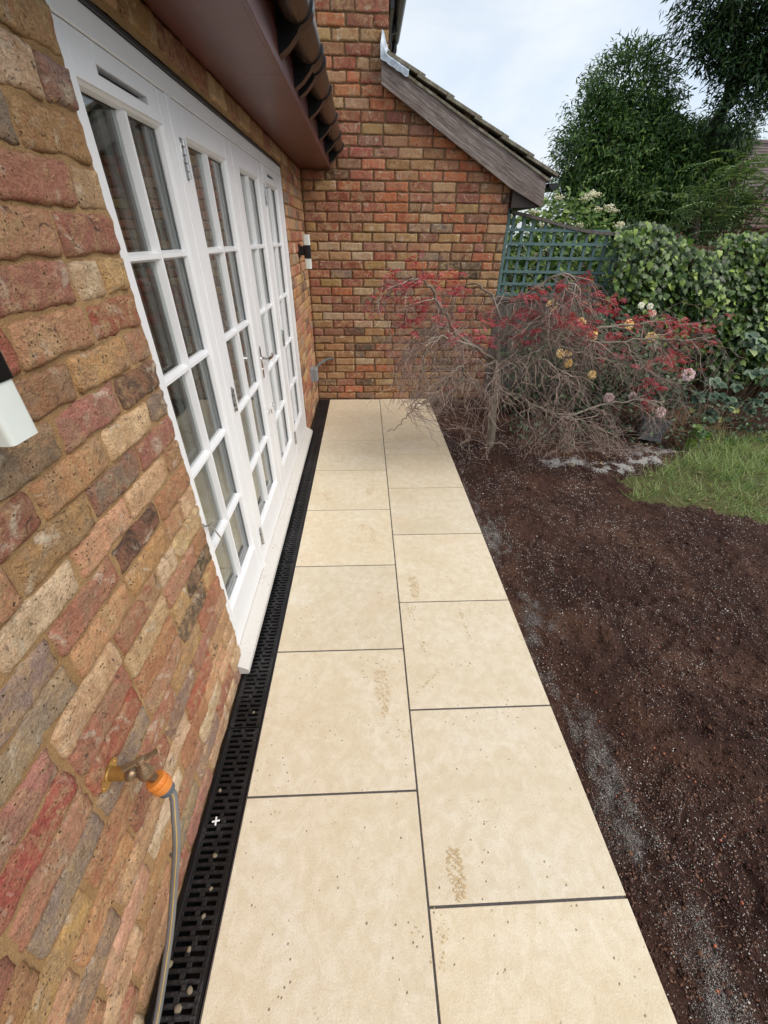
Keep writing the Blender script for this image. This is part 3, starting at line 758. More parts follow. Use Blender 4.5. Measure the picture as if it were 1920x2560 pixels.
ca = soil.data.color_attributes.new('mask', 'FLOAT_COLOR', 'POINT'); ca.data.foreach_set('color', M_.ravel())
tag(soil, 'freshly raked dark soil bed running into rough lawn', 'soil', kind='structure')

# granules: white grit, pale stones, orange clay pebbles
OCT_V = np.array([(1, 0, 0), (0, 1, 0), (-1, 0, 0), (0, -1, 0), (0, 0, 1), (0, 0, -1)], float); OCT_F = np.array([(0, 1, 4), (1, 2, 4), (2, 3, 4), (3, 0, 4), (1, 0, 5), (2, 1, 5), (3, 2, 5), (0, 3, 5)])
def rand_rot(n): return frames(NR.normal(size=(n, 3)), NR.normal(size=(n, 3)))
def island_mat(name, stops, rough=.8, spec=.3, trans=0., sub=None, bump=0.):
    t = NT(name); r_ = t.n('NewGeometry').outputs['Random Per Island']; c = t.coord()
    col = t.ramp(r_, *stops); n_ = t.noise(c, 25, 4)
    col = t.mix(.5, col, t.mix(1., col, t.ramp(n_, (.3, .72), (.7, 1.25)), 'MULTIPLY'))
    m = t.done(col, rough, spec=spec)
    if trans:
        tr = t.n('BsdfTranslucent'); t.set(tr.inputs[0], t.mix(1., col, (1.25, 1.35, .6, 1), 'MULTIPLY')); ms = t.n('MixShader'); ms.inputs[0].default_value = trans
        t.t.links.new(t.b.outputs[0], ms.inputs[1]); t.t.links.new(tr.outputs[0], ms.inputs[2]); t.t.links.new(ms.outputs[0], t.out.inputs[0])
    return m
MAT['grit'] = island_mat('pale_grit', ((0, lin(110, 98, 92)), (.5, lin(170, 160, 152)), (1, lin(226, 222, 216))), .8)
N = 62000
gy = NR.uniform(-.05, 1, N)**1.0*4.2-.1; gx = .61+NR.uniform(0, 1, N)*np.clip(.75+.75*gy, .5, 2.4)
ok = np.array([(not lawn(x, y)) and not (y > 2.7 and x > 1.75) and noise.noise(Vector((x*3, y*3, 8)))+.45 > NR.random() for x, y in zip(gx, gy)])
gx, gy = gx[ok], gy[ok]; gz = np.array([soil_z(x, y) for x, y in zip(gx, gy)])
gs = NR.uniform(.0009, .0024, len(gx))*np.where(NR.random(len(gx)) < .04, 1.7, 1)*(1+.25*gy)
Vg, Fg = scatter(OCT_V, OCT_F, np.stack((gx, gy, gz+.001), 1), rand_rot(len(gx)), gs[:, None]*NR.uniform(.6, 1.3, (len(gx), 3)))
tag(np_obj('grit', Vg, Fg, MAT['grit']), 'pale grit scattered through the dark soil', 'grit', kind='stuff')
N = 70000; gy = NR.uniform(0, 1, N)*4.3-.15; gx = .605+NR.uniform(0, 1, N)*np.clip(.75+.75*gy, .5, 2.4)
ok = np.array([(not lawn(x, y)) and dust_m(x, y)[1] < .25 for x, y in zip(gx, gy)]); gx, gy = gx[ok], gy[ok]; gz = np.array([soil_z(x, y) for x, y in zip(gx, gy)])
gs = NR.uniform(.0018, .0052, len(gx))*np.where(NR.random(len(gx)) < .02, 2.2, 1)
Vg, Fg = scatter(OCT_V, OCT_F, np.stack((gx, gy, gz), 1), rand_rot(len(gx)), gs[:, None]*NR.uniform(.6, 1.3, (len(gx), 3)))
MAT['crumb'] = island_mat('soil_crumb', ((0, lin(54, 38, 34)), (.6, lin(92, 66, 57)), (1, lin(128, 96, 78))), .95)
tag(np_obj('soil_crumbs', Vg, Fg, MAT['crumb']), 'loose dark crumbs of raked soil', 'soil crumbs', kind='stuff')
N = 150000; gy = NR.uniform(-.1, 3.3, N); gx = NR.uniform(.605, .86, N); dm = np.array([dust_m(x, y)[0] for x, y in zip(gx, gy)]); ok = dm*1.1 > NR.random(N); gx, gy = gx[ok], gy[ok]
gz = np.array([soil_z(x, y) for x, y in zip(gx, gy)]); MAT['sandg'] = island_mat('grey_sand_grain', ((0, lin(118, 114, 110)), (1, lin(186, 182, 176))), .9)
Vg, Fg = scatter(OCT_V, OCT_F, np.stack((gx, gy, gz+.002), 1), rand_rot(len(gx)), NR.uniform(.0007, .0019, len(gx)))
tag(np_obj('jointing_sand', Vg, Fg, MAT['sandg']), 'grey jointing sand spilt along the path edge', 'sand', kind='stuff')
N = 60000; gy = NR.uniform(2.0, 3.6, N); gx = NR.uniform(1.3, 3.4, N); dm = np.array([dust_m(x, y)[1] for x, y in zip(gx, gy)]); ok = dm*.6-.1 > NR.random(N); gx, gy = gx[ok], gy[ok]
gz = np.array([soil_z(x, y) for x, y in zip(gx, gy)]); MAT['powder'] = island_mat('white_powder_grain', ((0, lin(196, 192, 186)), (1, lin(236, 235, 232))), .9)
Vg, Fg = scatter(OCT_V, OCT_F, np.stack((gx, gy, gz+.002), 1), rand_rot(len(gx)), NR.uniform(.0014, .0040, len(gx)))
tag(np_obj('white_powder', Vg, Fg, MAT['powder']), 'white powder spilt between the maple and the lawn', 'powder', kind='stuff')
def lump_mesh(name, mat, seed, sub=2):
    import bmesh
    bm = bmesh.new(); bmesh.ops.create_icosphere(bm, subdivisions=sub, radius=1)
    for v in bm.verts: v.co *= 1+.30*noise.noise(v.co*1.3+Vector((seed, 0, 0)))+.12*noise.noise(v.co*3.1+Vector((seed, 5, 0)))
    me = bpy.data.meshes.new(name); bm.to_mesh(me); bm.free(); me.materials.append(mat); me.polygons.foreach_set('use_smooth', [True]*len(me.polygons)); return me
MAT['clay'] = simple('clay_pebble', lin(176, 104, 76), .7, var=.25, scale=60)
MAT['stone'] = simple('drab_stone', lin(128, 116, 96), .9, var=.3, scale=50, bump=.3)
pm = [lump_mesh('clay_pebble', MAT['clay'], s) for s in range(3)]
for (x, y, r_) in ((.82, .98, .008), (.78, .86, .007), (.84, .80, .007), (.93, .74, .008), (.95, .715, .008), (1.0, .64, .007), (1.01, .62, .008), (.72, .60, .007), (.98, .45, .008), (1.0, .46, .008), (.86, .36, .007), (.93, .30, .009), (.80, .22, .009), (.90, .16, .008), (.75, .14, .008), (1.13, 1.0, .008), (1.24, 1.2, .007), (.69, 1.2, .006)):
    o = bpy.data.objects.new('clay_pebble', rng.choice(pm)); link(o, None, Vector((x, y, soil_z(x, y)+r_*.4))); r_ *= .55; o.scale = (r_, r_*.9, r_*.75); o.rotation_euler = (rng.random(), 0, rng.random()*6)
    tag(o, 'small orange clay pebble lying on the dark soil', 'pebble', 'clay pebbles on the soil')
# straw and root fibres
mb = MB()
for i in range(230):
    x, y = rng.uniform(.75, 2.0), rng.uniform(.1, 3.0)
    if lawn(x, y): continue
    a = rng.random()*6.3; p = Vector((x, y, soil_z(x, y)+.003)); pts = []
    for s in range(6):
        pts.append(p.copy()); a += rng.uniform(-.6, .6); p = p+Vector((math.cos(a), math.sin(a), 0))*rng.uniform(.006, .018); p.z = soil_z(p.x, p.y)+.003+.004*math.sin(s)
    mb.tube(pts, .0006, 3)
MAT['fibre'] = simple('dry_root_fibre', lin(132, 102, 76), .9)
tag(mb.build('root_fibres', MAT['fibre']), 'dry root fibres lying on the raked soil', 'fibres', kind='stuff')
# grass
BL_V = np.array([(0, -.5, 0), (0, .5, 0), (.42, -.38, .5), (.42, .38, .5), (1.0, 0, .78)]); BL_F = np.array([(0, 2, 1), (1, 2, 3), (2, 4, 3)])
MAT['grass'] = island_mat('lawn_grass', ((0, lin(92, 118, 62)), (.5, lin(128, 154, 90)), (.85, lin(166, 182, 122)), (1, lin(196, 192, 146))), .6, .3, .35)
N = 46000; gx = NR.uniform(1.72, 5.2, N); gy = NR.uniform(1.0, 3.9, N)
ok = np.array([lawn(x, y) and NR.random() < (1 if dust_m(x, y)[1] < .35 else .15) and (x-2.08)**2/.02+(y-2.52)**2/.004 > 1 and noise.noise(Vector((x*4, y*4, 1)))+.75 > NR.random() for x, y in zip(gx, gy)])
gx, gy = gx[ok], gy[ok]; n = len(gx); gz = np.array([soil_z(x, y) for x, y in zip(gx, gy)])
tall = np.array([noise.noise(Vector((x*2.3, y*2.3, 5))) for x, y in zip(gx, gy)]); ln = NR.uniform(.05, .115, n)*(1+1.3*np.clip(tall+.15, 0, 1))*(1+.7*(gy > 2.85))
az = NR.uniform(0, 6.283, n); elv = NR.uniform(.35, 1.2, n); d = np.stack((np.cos(az)*np.cos(elv), np.sin(az)*np.cos(elv), np.sin(elv)), 1)
Vg, Fg = scatter(BL_V, BL_F, np.stack((gx, gy, gz-.004), 1), frames(d), np.stack((ln, NR.uniform(.0028, .0048, n), -ln*.55), 1))
tag(np_obj('grass', Vg, Fg, MAT['grass'], None, True), 'rough green grass beyond the soil bed', 'grass', kind='stuff')

# ------------------------------------------------------------------ drainage channel
drain = thing('drainage_channel', (-.672, 2.4, -.05), 'black plastic slotted drainage channel between wall and path', 'drain')
DX0, DX1 = -.737, -.607
mb = MB(); mb.box(DX0, DX0+.006, -1.6, YE-.014, -.09, -.001); mb.box(DX1-.006, DX1, -1.6, YE-.014, -.09, -.001); mb.box(DX0, DX1, -1.6, YE-.014, -.10, -.0905)
mb.build('channel', MAT['satin_black'], drain)
t = NT('dusty_black_grate'); c = t.coord(); n1 = t.noise(c, 5, 4); n2 = t.noise(c, 120, 5, .7)
dst = t.math('MULTIPLY', t.ramp(n1, (.46, 0.), (.66, .6)), t.ramp(n2, (.4, 0.), (.65, 1.)))
MAT['grate'] = t.done(t.mix(dst, lin(22, 22, 24), lin(96, 96, 98)), .38, normal=t.bump(n2, .15, .001))
def grate_mesh(L_):
    mb = MB(); a0, a1 = DX0+.0065, DX1-.0065; pitch = .0200; n = int(L_/pitch)
    mb.cbox(a0, a0+.008, .001, L_-.001, -.022, 0, .001); mb.cbox(a1-.008, a1, .001, L_-.001, -.022, 0, .001)
    mid = (a0+a1)/2
    for i in range(n+1):
        y = i*L_/n; hw = .0054
        ya, yb = max(.001, y-hw), min(L_-.001, y+hw)
        mb.cbox(a0+.0075, a1-.0075, ya, yb, -.014, -.0022, .0014)
        # raised lozenges on each bar
        for j in range(3):
            xc = a0+.026+j*.034+(.008 if i % 2 else 0)
            if yb-ya > .008: mb.cbox(xc-.010, xc+.010, ya+.0019, yb-.0019, -.0021, -.0002, .0009)
        if i < n:
            off = .008 if i % 2 else -.004
            y2 = (i+1)*L_/n
            mb.cbox(mid+off-.007, mid+off+.007, yb-.0015, y2-hw+.0015, -.0142, -.0026, .001)
            for s in (-1, 1):
                xx = a0+.0078 if s < 0 else a1-.0148
                mb.cbox(xx, xx+.007, yb-.0015, y2-hw+.0015, -.0142, -.0026, .001)
    return mb.mesh('grate', MAT['grate'])
gm = grate_mesh(.998)
for i in range(-2, 5):
    if i == 4: me = grate_mesh(YE-.014-(4-.115)); 
    else: me = gm
    o = bpy.data.objects.new('grate', me); link(o, drain, Vector((0, i-.115, rng.uniform(-.001, .0005))))
sm = [lump_mesh('stone', MAT['stone'], s+9) for s in range(3)]
for (x, y, r_) in ((-.647, .945, .006), (-.702, .66, .007), (-.664, .475, .008), (-.652, .395, .006), (-.655, .335, .007), (-.673, .27, .007), (-.715, .243, .009), (-.645, .195, .009), (-.664, .165, .010), (-.68, .135, .009), (-.67, .10, .010)):
    o = bpy.data.objects.new('stone', rng.choice(sm)); link(o, None, Vector((x, y, r_*.35-.002))); o.scale = (r_*.8, r_, r_*.7); o.rotation_euler = (0, 0, rng.random()*6)
    tag(o, 'small drab stone caught on the black drain grate', 'stone', 'stones on the drain grate')
mb = MB(); mb.cbox(-.0125, .0125, -.0025, .0025, 0, .004, .0006); mb.cbox(-.0025, .0025, .0026, .0125, 0, .004, .0006); mb.cbox(-.0025, .0025, -.0125, -.0026, 0, .004, .0006)
o = mb.build('tile_spacer', simple('white_plastic', lin(238, 240, 240), .4, var=.02)); o.location = (-.688, .567, .0005); o.rotation_euler = (0, 0, R(8))
tag(o, 'white plastic cross spacer lying on the drain grate', 'spacer')

# muddy marks on the slabs
mb = MB()
def blob(x, y, r_, ar=1., a0=0.):
    n = rng.randint(5, 8); V = []; zb_ = rng.uniform(.0010, .0020)
    for i in range(n):
        a = 6.283*i/n; q = r_*rng.uniform(.6, 1.2); u, w = q*math.cos(a)*ar, q*math.sin(a); V.append((x+u*math.cos(a0)-w*math.sin(a0), y+u*math.sin(a0)+w*math.cos(a0), zb_))
    mb.add(V, [tuple(range(n))])
def sole(cx, cy, ang, L_, w, dens):
    for i in range(30):
        for j in range(9):
            u = -1+2*i/29; v = -1+2*j/8
            wd_ = 1-.25*(u+.1)**2-(.35*max(0, -u) if u < -.2 else 0)
            if u*u > .98 or abs(v) > .95 or rng.random() > dens*(.35+.65*noise.noise(Vector((cx*9+u*2, v*2, cy)))+.35): continue
            lx = v*w*wd_; ly = u*L_; zig = .006*math.sin(i*1.2+j*2.0)
            a = ang; x = cx+lx*math.cos(a)-(ly+zig)*math.sin(a); y = cy+lx*math.sin(a)+(ly+zig)*math.cos(a)
            blob(x, y, rng.uniform(.0012, .0024), 3.4, a+(.6 if (j+i//3) % 2 else -.6))
sole(-.108, 1.02, .10, .105, .036, .75); sole(.098, .402, .03, .062, .030, .85); sole(.093, 1.65, 0, .085, .036, .7)
sole(-.135, 2.76, -.1, .13, .042, .5); sole(-.461, 2.64, .1, .09, .04, .4); sole(-.15, 2.15, .4, .13, .045, .4)
for (x, y, n, sx, sy, a) in ((.044, 1.48, 60, .025, .03, 0), (.322, 1.43, 26, .006, .03, .1), (.327, 1.35, 22, .005, .03, .15), (.091, 1.25, 24, .008, .025, 0), (.10, 1.06, 26, .004, .045, -.9), (-.447, 3.41, 60, .02, .10, .4), (-.385, 3.24, 60, .03, .03, 0), (-.353, 3.9, 70, .06, .06, .7), (-.148, 3.59, 60, .07, .03, .2), (-.22, 3.4, 40, .05, .05, 0), (-.046, .842, 10, .01, .02, 0), (.038, .276, 8, .012, .02, 0), (.02, .22, 10, .01, .01, 0), (-.05, .29, 4, .01, .01, 0), (.35, 3.7, 30, .1, .05, 0), (.3, 4.1, 26, .1, .04, 0)):
    for i in range(n):
        u, w = rng.gauss(0, sx), rng.gauss(0, sy); blob(x+u*math.cos(a)-w*math.sin(a), y+u*math.sin(a)+w*math.cos(a), rng.uniform(.0014, .0042))
for i in range(420):
    blob(rng.uniform(-.59, .59), 4.8*rng.random()**1.3, rng.uniform(.0007, .0021))
MAT['mud'] = simple('dried_mud', lin(202, 179, 140), .95, var=.12, scale=90)
tag(mb.build('mud_marks', MAT['mud']), 'dried muddy boot prints and crumbs on the cream slabs', 'mud', kind='stuff')

# ------------------------------------------------------------------ fixtures on the wall
def wall_light(y, label):
    ax = XW+.0685
    w = thing('wall_light', (XW, y, 1.40), label, 'wall light', 'black and white up and down wall lights')
    mb = MB(); mb.cbox(XW-.004, XW+.014, y-.038, y+.038, 1.482, 1.582, .002); mb.cbox(XW+.0141, ax-.02, y-.026, y+.026, 1.497, 1.567, .002)
    mb.build('bracket', MAT['satin_black'], w)
    def rbox(z0_, z1_, g_, m_):
        x0_, x1_, y0_, y1_, r_ = XW+.048+g_, XW+.106-g_, y-.0290+g_, y+.0290-g_, .007; pl2 = []
        for cx, cy, a0 in ((x1_-r_, y1_-r_, 0), (x0_+r_, y1_-r_, 90), (x0_+r_, y0_+r_, 180), (x1_-r_, y0_+r_, 270)):
            pl2 += [(cx+r_*math.cos(R(a0+q)), cy+r_*math.sin(R(a0+q))) for q in (0, 22, 45, 68, 90)]
        return MB().prism(pl2, 'z', z0_, z1_)
    rbox(1.474, 1.574, 0, 0).build('body', MAT['satin_black'], w, True)
    for z0_, z1_ in ((1.396, 1.4738), (1.5742, 1.652)): rbox(z0_, z1_, .0022, 0).build('diffuser', MAT['frost'], w, True)
    return w
wall_light(.549, 'black and white box-shaped wall light on the near brickwork at the left edge')
wall_light(4.30, 'small black and white box-shaped wall light beyond the french doors')
MAT['brass'] = simple('weathered_brass', lin(184, 146, 84), .5, .7, var=.3, scale=35)
MAT['bronze'] = simple('tarnished_brass', lin(150, 128, 104), .42, .8, var=.3, scale=40, bump=.2)
MAT['orange'] = simple('orange_plastic', lin(214, 132, 58), .4, var=.08)
MAT['slate_pl'] = simple('grey_blue_plastic', lin(84, 92, 102), .5, var=.08)
MAT['hose'] = simple('grey_hose', lin(112, 112, 112), .6, var=.1, scale=20)
MAT['hose_y'] = simple('yellow_hose_stripe', lin(196, 160, 78), .6)
tap = thing('garden_tap', (XW, .437, .652), 'brass garden tap with orange hose connector on the brick wall', 'tap')
TY, TZ = .437, .652
mb = MB(); pts = []
for i in range(32):
    a = 6.283*i/32; r_ = .0215+.010*abs(math.cos(a))**3; pts.append((TY+r_*1.05*math.cos(a), TZ+r_*math.sin(a)*.92+.006*math.cos(a)))
mb.prism(pts, 'x', XW-.004, XW+.004)
for s in (-1, 1): mb.lathe([(.004, 0), (.003, .002)], (XW+.004, TY+s*.026, TZ+s*.005), (1, 0, 0), 10)
mb.build('wall_plate', MAT['brass'], tap, True)
MB().lathe([(.0165, 0), (.0165, .003), (.0145, .005), (.0145, .040), (.0155, .042)], (XW+.003, TY, TZ+.002), (1, .0, .02), 28).build('pipe', MAT['brass'], tap, True)
mb = MB(); bx0 = XW+.046
mb.lathe([(.013, 0), (.0165, .003), (.0165, .011), (.013, .014), (.010, .020), (.010, .03)], (bx0-.002, TY, TZ+.003), (1, 0, 0), 26)
mb.lathe([(.006, 0), (.0135, .004), (.0165, .012), (.0165, .022), (.013, .03), (.011, .034)], (bx0+.036, TY, TZ-.014), (0, 0, 1), 26)   # body
nd = Vector((.34, -.10, -.94)).normalized()
mb.lathe([(.0095, 0), (.0095, .030), (.012, .031), (.012, .036)], (bx0+.038, TY+.002, TZ-.002), nd, 24)                       # nose
mb.build('body', MAT['bronze'], tap, True)
hd = Vector((.10, .05, .99)).normalized(); ho = Vector((bx0+.036, TY, TZ+.016))
mb = MB(); mb.lathe([(.0125, 0), (.0125, .007), (.0095, .008), (.0095, .013), (.007, .014), (.007, .020), (.0045, .021), (.0045, .032), (.0095, .033), (.0095, .043), (.0075, .044)], ho, hd, 6)
mb.build('spindle', MAT['bronze'], tap, True)
mb = MB(); hc = ho+hd*.039; bar = Vector((.82, .57, -.05)); bar = (bar-hd*bar.dot(hd)).normalized(); sd_ = hd.cross(bar)
for s in (-1, 1):
    a, b = hc+bar*(s*.008), hc+bar*(s*.034); V = []
    for p, w_, h_ in ((a, .0045, .0038), (b, .006, .0042)):
        for u, q in ((-1, -1), (1, -1), (1, 1), (-1, 1)): V.append(p+sd_*(u*w_)+hd*(q*h_))
    mb.add(V, [(0, 3, 2, 1), (4, 5, 6, 7), (0, 1, 5, 4), (1, 2, 6, 5), (2, 3, 7, 6), (3, 0, 4, 7)])
mb.build('handle', MAT['bronze'], tap)
co = Vector((bx0+.038, TY+.002, TZ-.002))+nd*.026
mb = MB(); mb.lathe([(.015, 0), (.0195, .001), (.0205, .003), (.0205, .0135), (.0195, .0145)], co, nd, 28)
for i in range(18):
    a = 6.283*i/18; u = nd.orthogonal().normalized(); v_ = nd.cross(u); d_ = u*math.cos(a)+v_*math.sin(a); p = co+nd*.008+d_*.0205
    mb.tube([p-nd*.0045, p+nd*.0045], .0012, 5)
mb.lathe([(.0185, .0146), (.0218, .0152), (.0225, .019), (.0218, .032), (.0185, .039)], co, nd, 28)
mb.build('connector', MAT['orange'], tap, True)
mb = MB(); mb.lathe([(.0178, .0385), (.0182, .041), (.0170, .052), (.0140, .056)], co, nd, 20); mb.build('connector_nut', MAT['slate_pl'], tap, True)
he = co+nd*.054
hose = thing('garden_hose', (-.70, .15, 0), 'grey garden hose with yellow stripe hanging from the tap to the drain', 'hose')
hp = [he, he+nd*.02, Vector((-.613, .396, .530)), Vector((-.612, .362, .475)), Vector((-.634, .322, .36)), Vector((-.660, .265, .222)), Vector((-.688, .19, .09)), Vector((-.702, .143, .025)), Vector((-.704, .08, .012)), Vector((-.70, -.1, .012)), Vector((-.69, -.5, .012)), Vector((-.67, -1.2, .012))]
def smooth(pts, n=8):
    P = [Vector(p) for p in pts]; P = [P[0]*2-P[1]]+P+[P[-1]*2-P[-2]]; out_ = []
    for i in range(1, len(P)-2):
        for k in range(n):
            t_ = k/n; a, b, c_, d_ = P[i-1:i+3]
            out_.append(.5*((2*b)+(c_-a)*t_+(2*a-5*b+4*c_-d_)*t_*t_+(3*b-a-3*c_+d_)*t_**3))
    out_.append(P[-2]); return out_
hs = smooth(hp, 10)
MB().tube(hs, .0088, 14).build('tube', MAT['hose'], hose, 'all')
st = []
for i, p in enumerate(hs):
    tg_ = (hs[min(i+1, len(hs)-1)]-hs[max(0, i-1)]).normalized(); r_ = Vector((.45, -.62, .64)); r_ = (r_-tg_*r_.dot(tg_)).normalized(); st.append(p+r_*.0082)
MB().tube(st, .0013, 6).build('stripe', MAT['hose_y'], hose, 'all')
# grey junction box in the far corner
jb = thing('junction_box', (XW, 4.42, .36), 'grey plastic junction box low on the wall in the far corner', 'junction box')
mb = MB(); mb.cbox(XW-.004, XW+.030, 4.33, 4.45, .36, .50, .004); mb.build('base', MAT['grey_pvc'], jb)
mb = MB(); mb.cbox(XW+.0305, XW+.068, 4.335, 4.445, .365, .495, .005); mb.build('lid', MAT['grey_pvc'], jb)
MB().tube(smooth([(XW+.05, 4.452, .47), (XW+.06, 4.52, .485), (XW+.12, 4.62, .51), (XW+.17, 4.76, .50), (XW+.20, 4.87, .47)], 6), .016, 10).build('conduit', simple('dull_grey_conduit', lin(98, 98, 98), .6), jb, 'all')

# ------------------------------------------------------------------ trellis and fence
t = NT('faded_green_paint'); c = t.coord('Object', (9, 9, 30)); n1 = t.noise(c, 2, 6, .65); n2 = t.noise(t.coord(), 14, 5, .7)
MAT['trellis'] = t.done(t.mix(t.ramp(n2, (.56, 0.), (.70, .7)), t.ramp(n1, (.3, lin(72, 98, 98)), (.7, lin(104, 132, 130))), lin(128, 126, 120)), .8, normal=t.bump(n1, .35, .003))
t = NT('weathered_timber'); c = t.coord('Object', (30, 30, 2)); n1 = t.noise(c, 2, 6, .65)
MAT['timber'] = t.done(t.ramp(n1, (.3, lin(74, 68, 64)), (.7, lin(118, 112, 106))), .9, normal=t.bump(n1, .5, .004))
t = NT('brown_fence_timber'); c = t.coord('Object', (30, 30, 2)); n1 = t.noise(c, 2, 6, .65)
MAT['timber_b'] = t.done(t.ramp(n1, (.3, lin(70, 50, 34)), (.7, lin(112, 84, 56))), .9, normal=t.bump(n1, .5, .004))
tr = thing('trellis', (1.9, 4.95, 1.1), 'faded blue-green wooden trellis with sagging top rail beside the brick gable', 'trellis')
TYY = 4.952
for z in (1.135, 1.236, 1.350, 1.471, 1.594, 1.714):
    x1 = 2.72 if z < 1.65 else 2.35
    z2 = z+rng.uniform(-.012, .012)
    MB().add([(1.285, TYY-.022, z-.0125), (x1, TYY-.022, z2-.0125), (x1, TYY-.004, z2-.0125), (1.285, TYY-.004, z-.0125), (1.285, TYY-.022, z+.0125), (x1, TYY-.022, z2+.0125), (x1, TYY-.004, z2+.0125), (1.285, TYY-.004, z+.0125)],
             [(0,3,2,1),(4,5,6,7),(0,1,5,4),(1,2,6,5),(2,3,7,6),(3,0,4,7)]).build('slat', MAT['trellis'], tr)
topz = lambda x: interp(x, [(1.28, 1.862), (1.62, 1.804), (1.95, 1.73), (2.25, 1.692), (2.75, 1.672)])
for i in range(13):
    x = 1.335+i*.1135+rng.uniform(-.006, .006); zt = topz(x)-.012; lean = rng.uniform(-.008, .008)
    MB().add([(x-.014, TYY-.003, 1.12), (x+.014, TYY-.003, 1.12), (x+.014, TYY+.014, 1.12), (x-.014, TYY+.014, 1.12), (x-.014+lean, TYY-.003, zt), (x+.014+lean, TYY-.003, zt), (x+.014+lean, TYY+.014, zt), (x-.014+lean, TYY+.014, zt)],
             [(0,3,2,1),(4,5,6,7),(0,1,5,4),(1,2,6,5),(2,3,7,6),(3,0,4,7)]).build('upright', MAT['trellis'], tr)
mb = MB(); xs_ = np.linspace(1.282, 2.75, 9); V = []
for x in xs_:
    z = topz(x); V += [(x, TYY-.03, z-.014), (x, TYY+.02, z-.014), (x, TYY+.02, z+.014), (x, TYY-.03, z+.014)]
F = [(4*i+a, 4*i+(a+1) % 4, 4*i+4+(a+1) % 4, 4*i+4+a) for i in range(8) for a in range(4)]+[(0, 1, 2, 3), (32, 35, 34, 33)]
mb.add(V, F); mb.build('top_rail', MAT['timber'], tr)
MB().cbox(1.268, 1.302, TYY-.03, TYY+.03, 1.08, 1.90, .003).build('post', MAT['trellis'], tr)
fe = thing('timber_fence', (2.8, 5.0, 0), 'weathered timber board fence under the trellis and behind the ivy', 'fence')
MB().cbox(1.27, 2.9, TYY-.035, TYY+.03, 1.075, 1.112, .003).build('rail', MAT['timber'], fe)
x = 1.272
while x < 2.75:
    w = rng.uniform(.095, .115); MB().cbox(x, x+w, TYY-.010+rng.uniform(-.004, .004), TYY+.012, -.1, 1.074, .002).build('board', MAT['timber'], fe); x += w+.003
while x < 6.0:
    w = rng.uniform(.11, .13); y = TYY-.02-(x-2.75)*.10
    MB().cbox(x, x+w, y, y+.02, -.1, 1.60+rng.uniform(-.01, .01), .002).build('board', MAT['timber_b'], fe); x += w+.003

# ------------------------------------------------------------------ japanese maple
MAT['bark'] = simple('maple_bark', lin(128, 120, 106), .9, var=.3, scale=40, bump=.5)
MAT['twig'] = island_mat('maple_twig', ((0, lin(96, 80, 78)), (.5, lin(136, 116, 108)), (1, lin(182, 164, 148))), .85)
MAT['mleaf'] = island_mat('maple_red_leaf', ((0, lin(152, 48, 64)), (.5, lin(196, 78, 96)), (1, lin(226, 124, 138))), .6, .3, .25)
LIMB = {
'A': [(0.93, 3.45, 0.75), (0.73, 3.42, 0.9), (0.55, 3.4, 1.01), (0.46, 3.38, 1.14), (0.35, 3.35, 1.29), (0.26, 3.3, 1.38), (0.15, 3.28, 1.38), (0.06, 3.25, 1.34)],
'B': [(0.94, 3.45, 0.74), (1.06, 3.4, 0.88), (1.18, 3.35, 1.06), (1.19, 3.3, 1.19), (1.29, 3.28, 1.31), (1.29, 3.28, 1.37)],
'C': [(1.18, 3.35, 1.06), (1.33, 3.3, 1.06), (1.49, 3.25, 1.0), (1.68, 3.2, 0.99), (1.93, 3.2, 1.01), (2.24, 3.2, 1.01), (2.44, 3.2, 1.02)],
'D': [(0.94, 3.5, 0.95), (1.21, 3.6, 1.1), (1.49, 3.7, 1.07), (1.78, 3.75, 1.0), (2.09, 3.8, 1.01), (2.4, 3.8, 1.04), (2.75, 3.8, 1.01)],
'E': [(0.97, 3.45, 0.5), (1.11, 3.35, 0.55), (1.2, 3.2, 0.51), (1.37, 3.1, 0.47), (1.56, 3.05, 0.43), (1.69, 3.0, 0.35), (1.79, 3.0, 0.24)],
'F': [(0.96, 3.45, 0.46), (0.79, 3.35, 0.6), (0.63, 3.25, 0.74), (0.56, 3.15, 0.83), (0.45, 3.05, 0.78), (0.39, 3.0, 0.68)],
'G': [(1.2, 3.2, 0.51), (1.5, 3.15, 0.43), (1.9, 3.3, 0.48), (2.24, 3.4, 0.48), (2.54, 3.5, 0.42)],
'H': [(0.94, 3.5, 0.79), (0.76, 3.7, 0.91), (0.53, 3.85, 0.99), (0.33, 3.9, 0.87), (0.2, 3.9, 0.62)],
'I': [(0.93, 3.5, 0.85), (0.98, 3.7, 1.07), (0.92, 3.85, 1.23), (0.77, 4.0, 1.31), (0.63, 4.1, 1.2)],
'J': [(0.63, 3.25, 0.74), (0.52, 3.2, 0.62), (0.43, 3.2, 0.55), (0.31, 3.2, 0.54), (0.23, 3.2, 0.49), (0.15, 3.2, 0.38), (0.01, 3.2, 0.27)],
'K': [(0.93, 3.48, 0.89), (1.04, 3.55, 1.21), (1.16, 3.5, 1.32), (1.3, 3.45, 1.41), (1.47, 3.4, 1.39)],
'M': [(0.92, 3.45, 0.79), (0.58, 3.2, 0.98), (0.35, 3.05, 1.06), (0.27, 3.0, 0.97), (0.23, 2.98, 0.75)],
'N': [(1.18, 3.45, 1.02), (1.58, 3.6, 0.86), (1.97, 3.75, 0.73), (2.41, 3.8, 0.65), (2.74, 3.75, 0.51)],
'P': [(0.95, 3.46, 0.72), (0.86, 3.24, 0.84), (0.82, 3.06, 0.80), (0.80, 2.95, 0.66)],
'Q': [(0.95, 3.46, 0.76), (1.12, 3.20, 0.88), (1.28, 3.02, 0.82), (1.38, 2.92, 0.66)],
'S': [(0.79, 3.35, 0.60), (0.62, 3.36, 0.66), (0.46, 3.36, 0.62), (0.36, 3.36, 0.48)]}
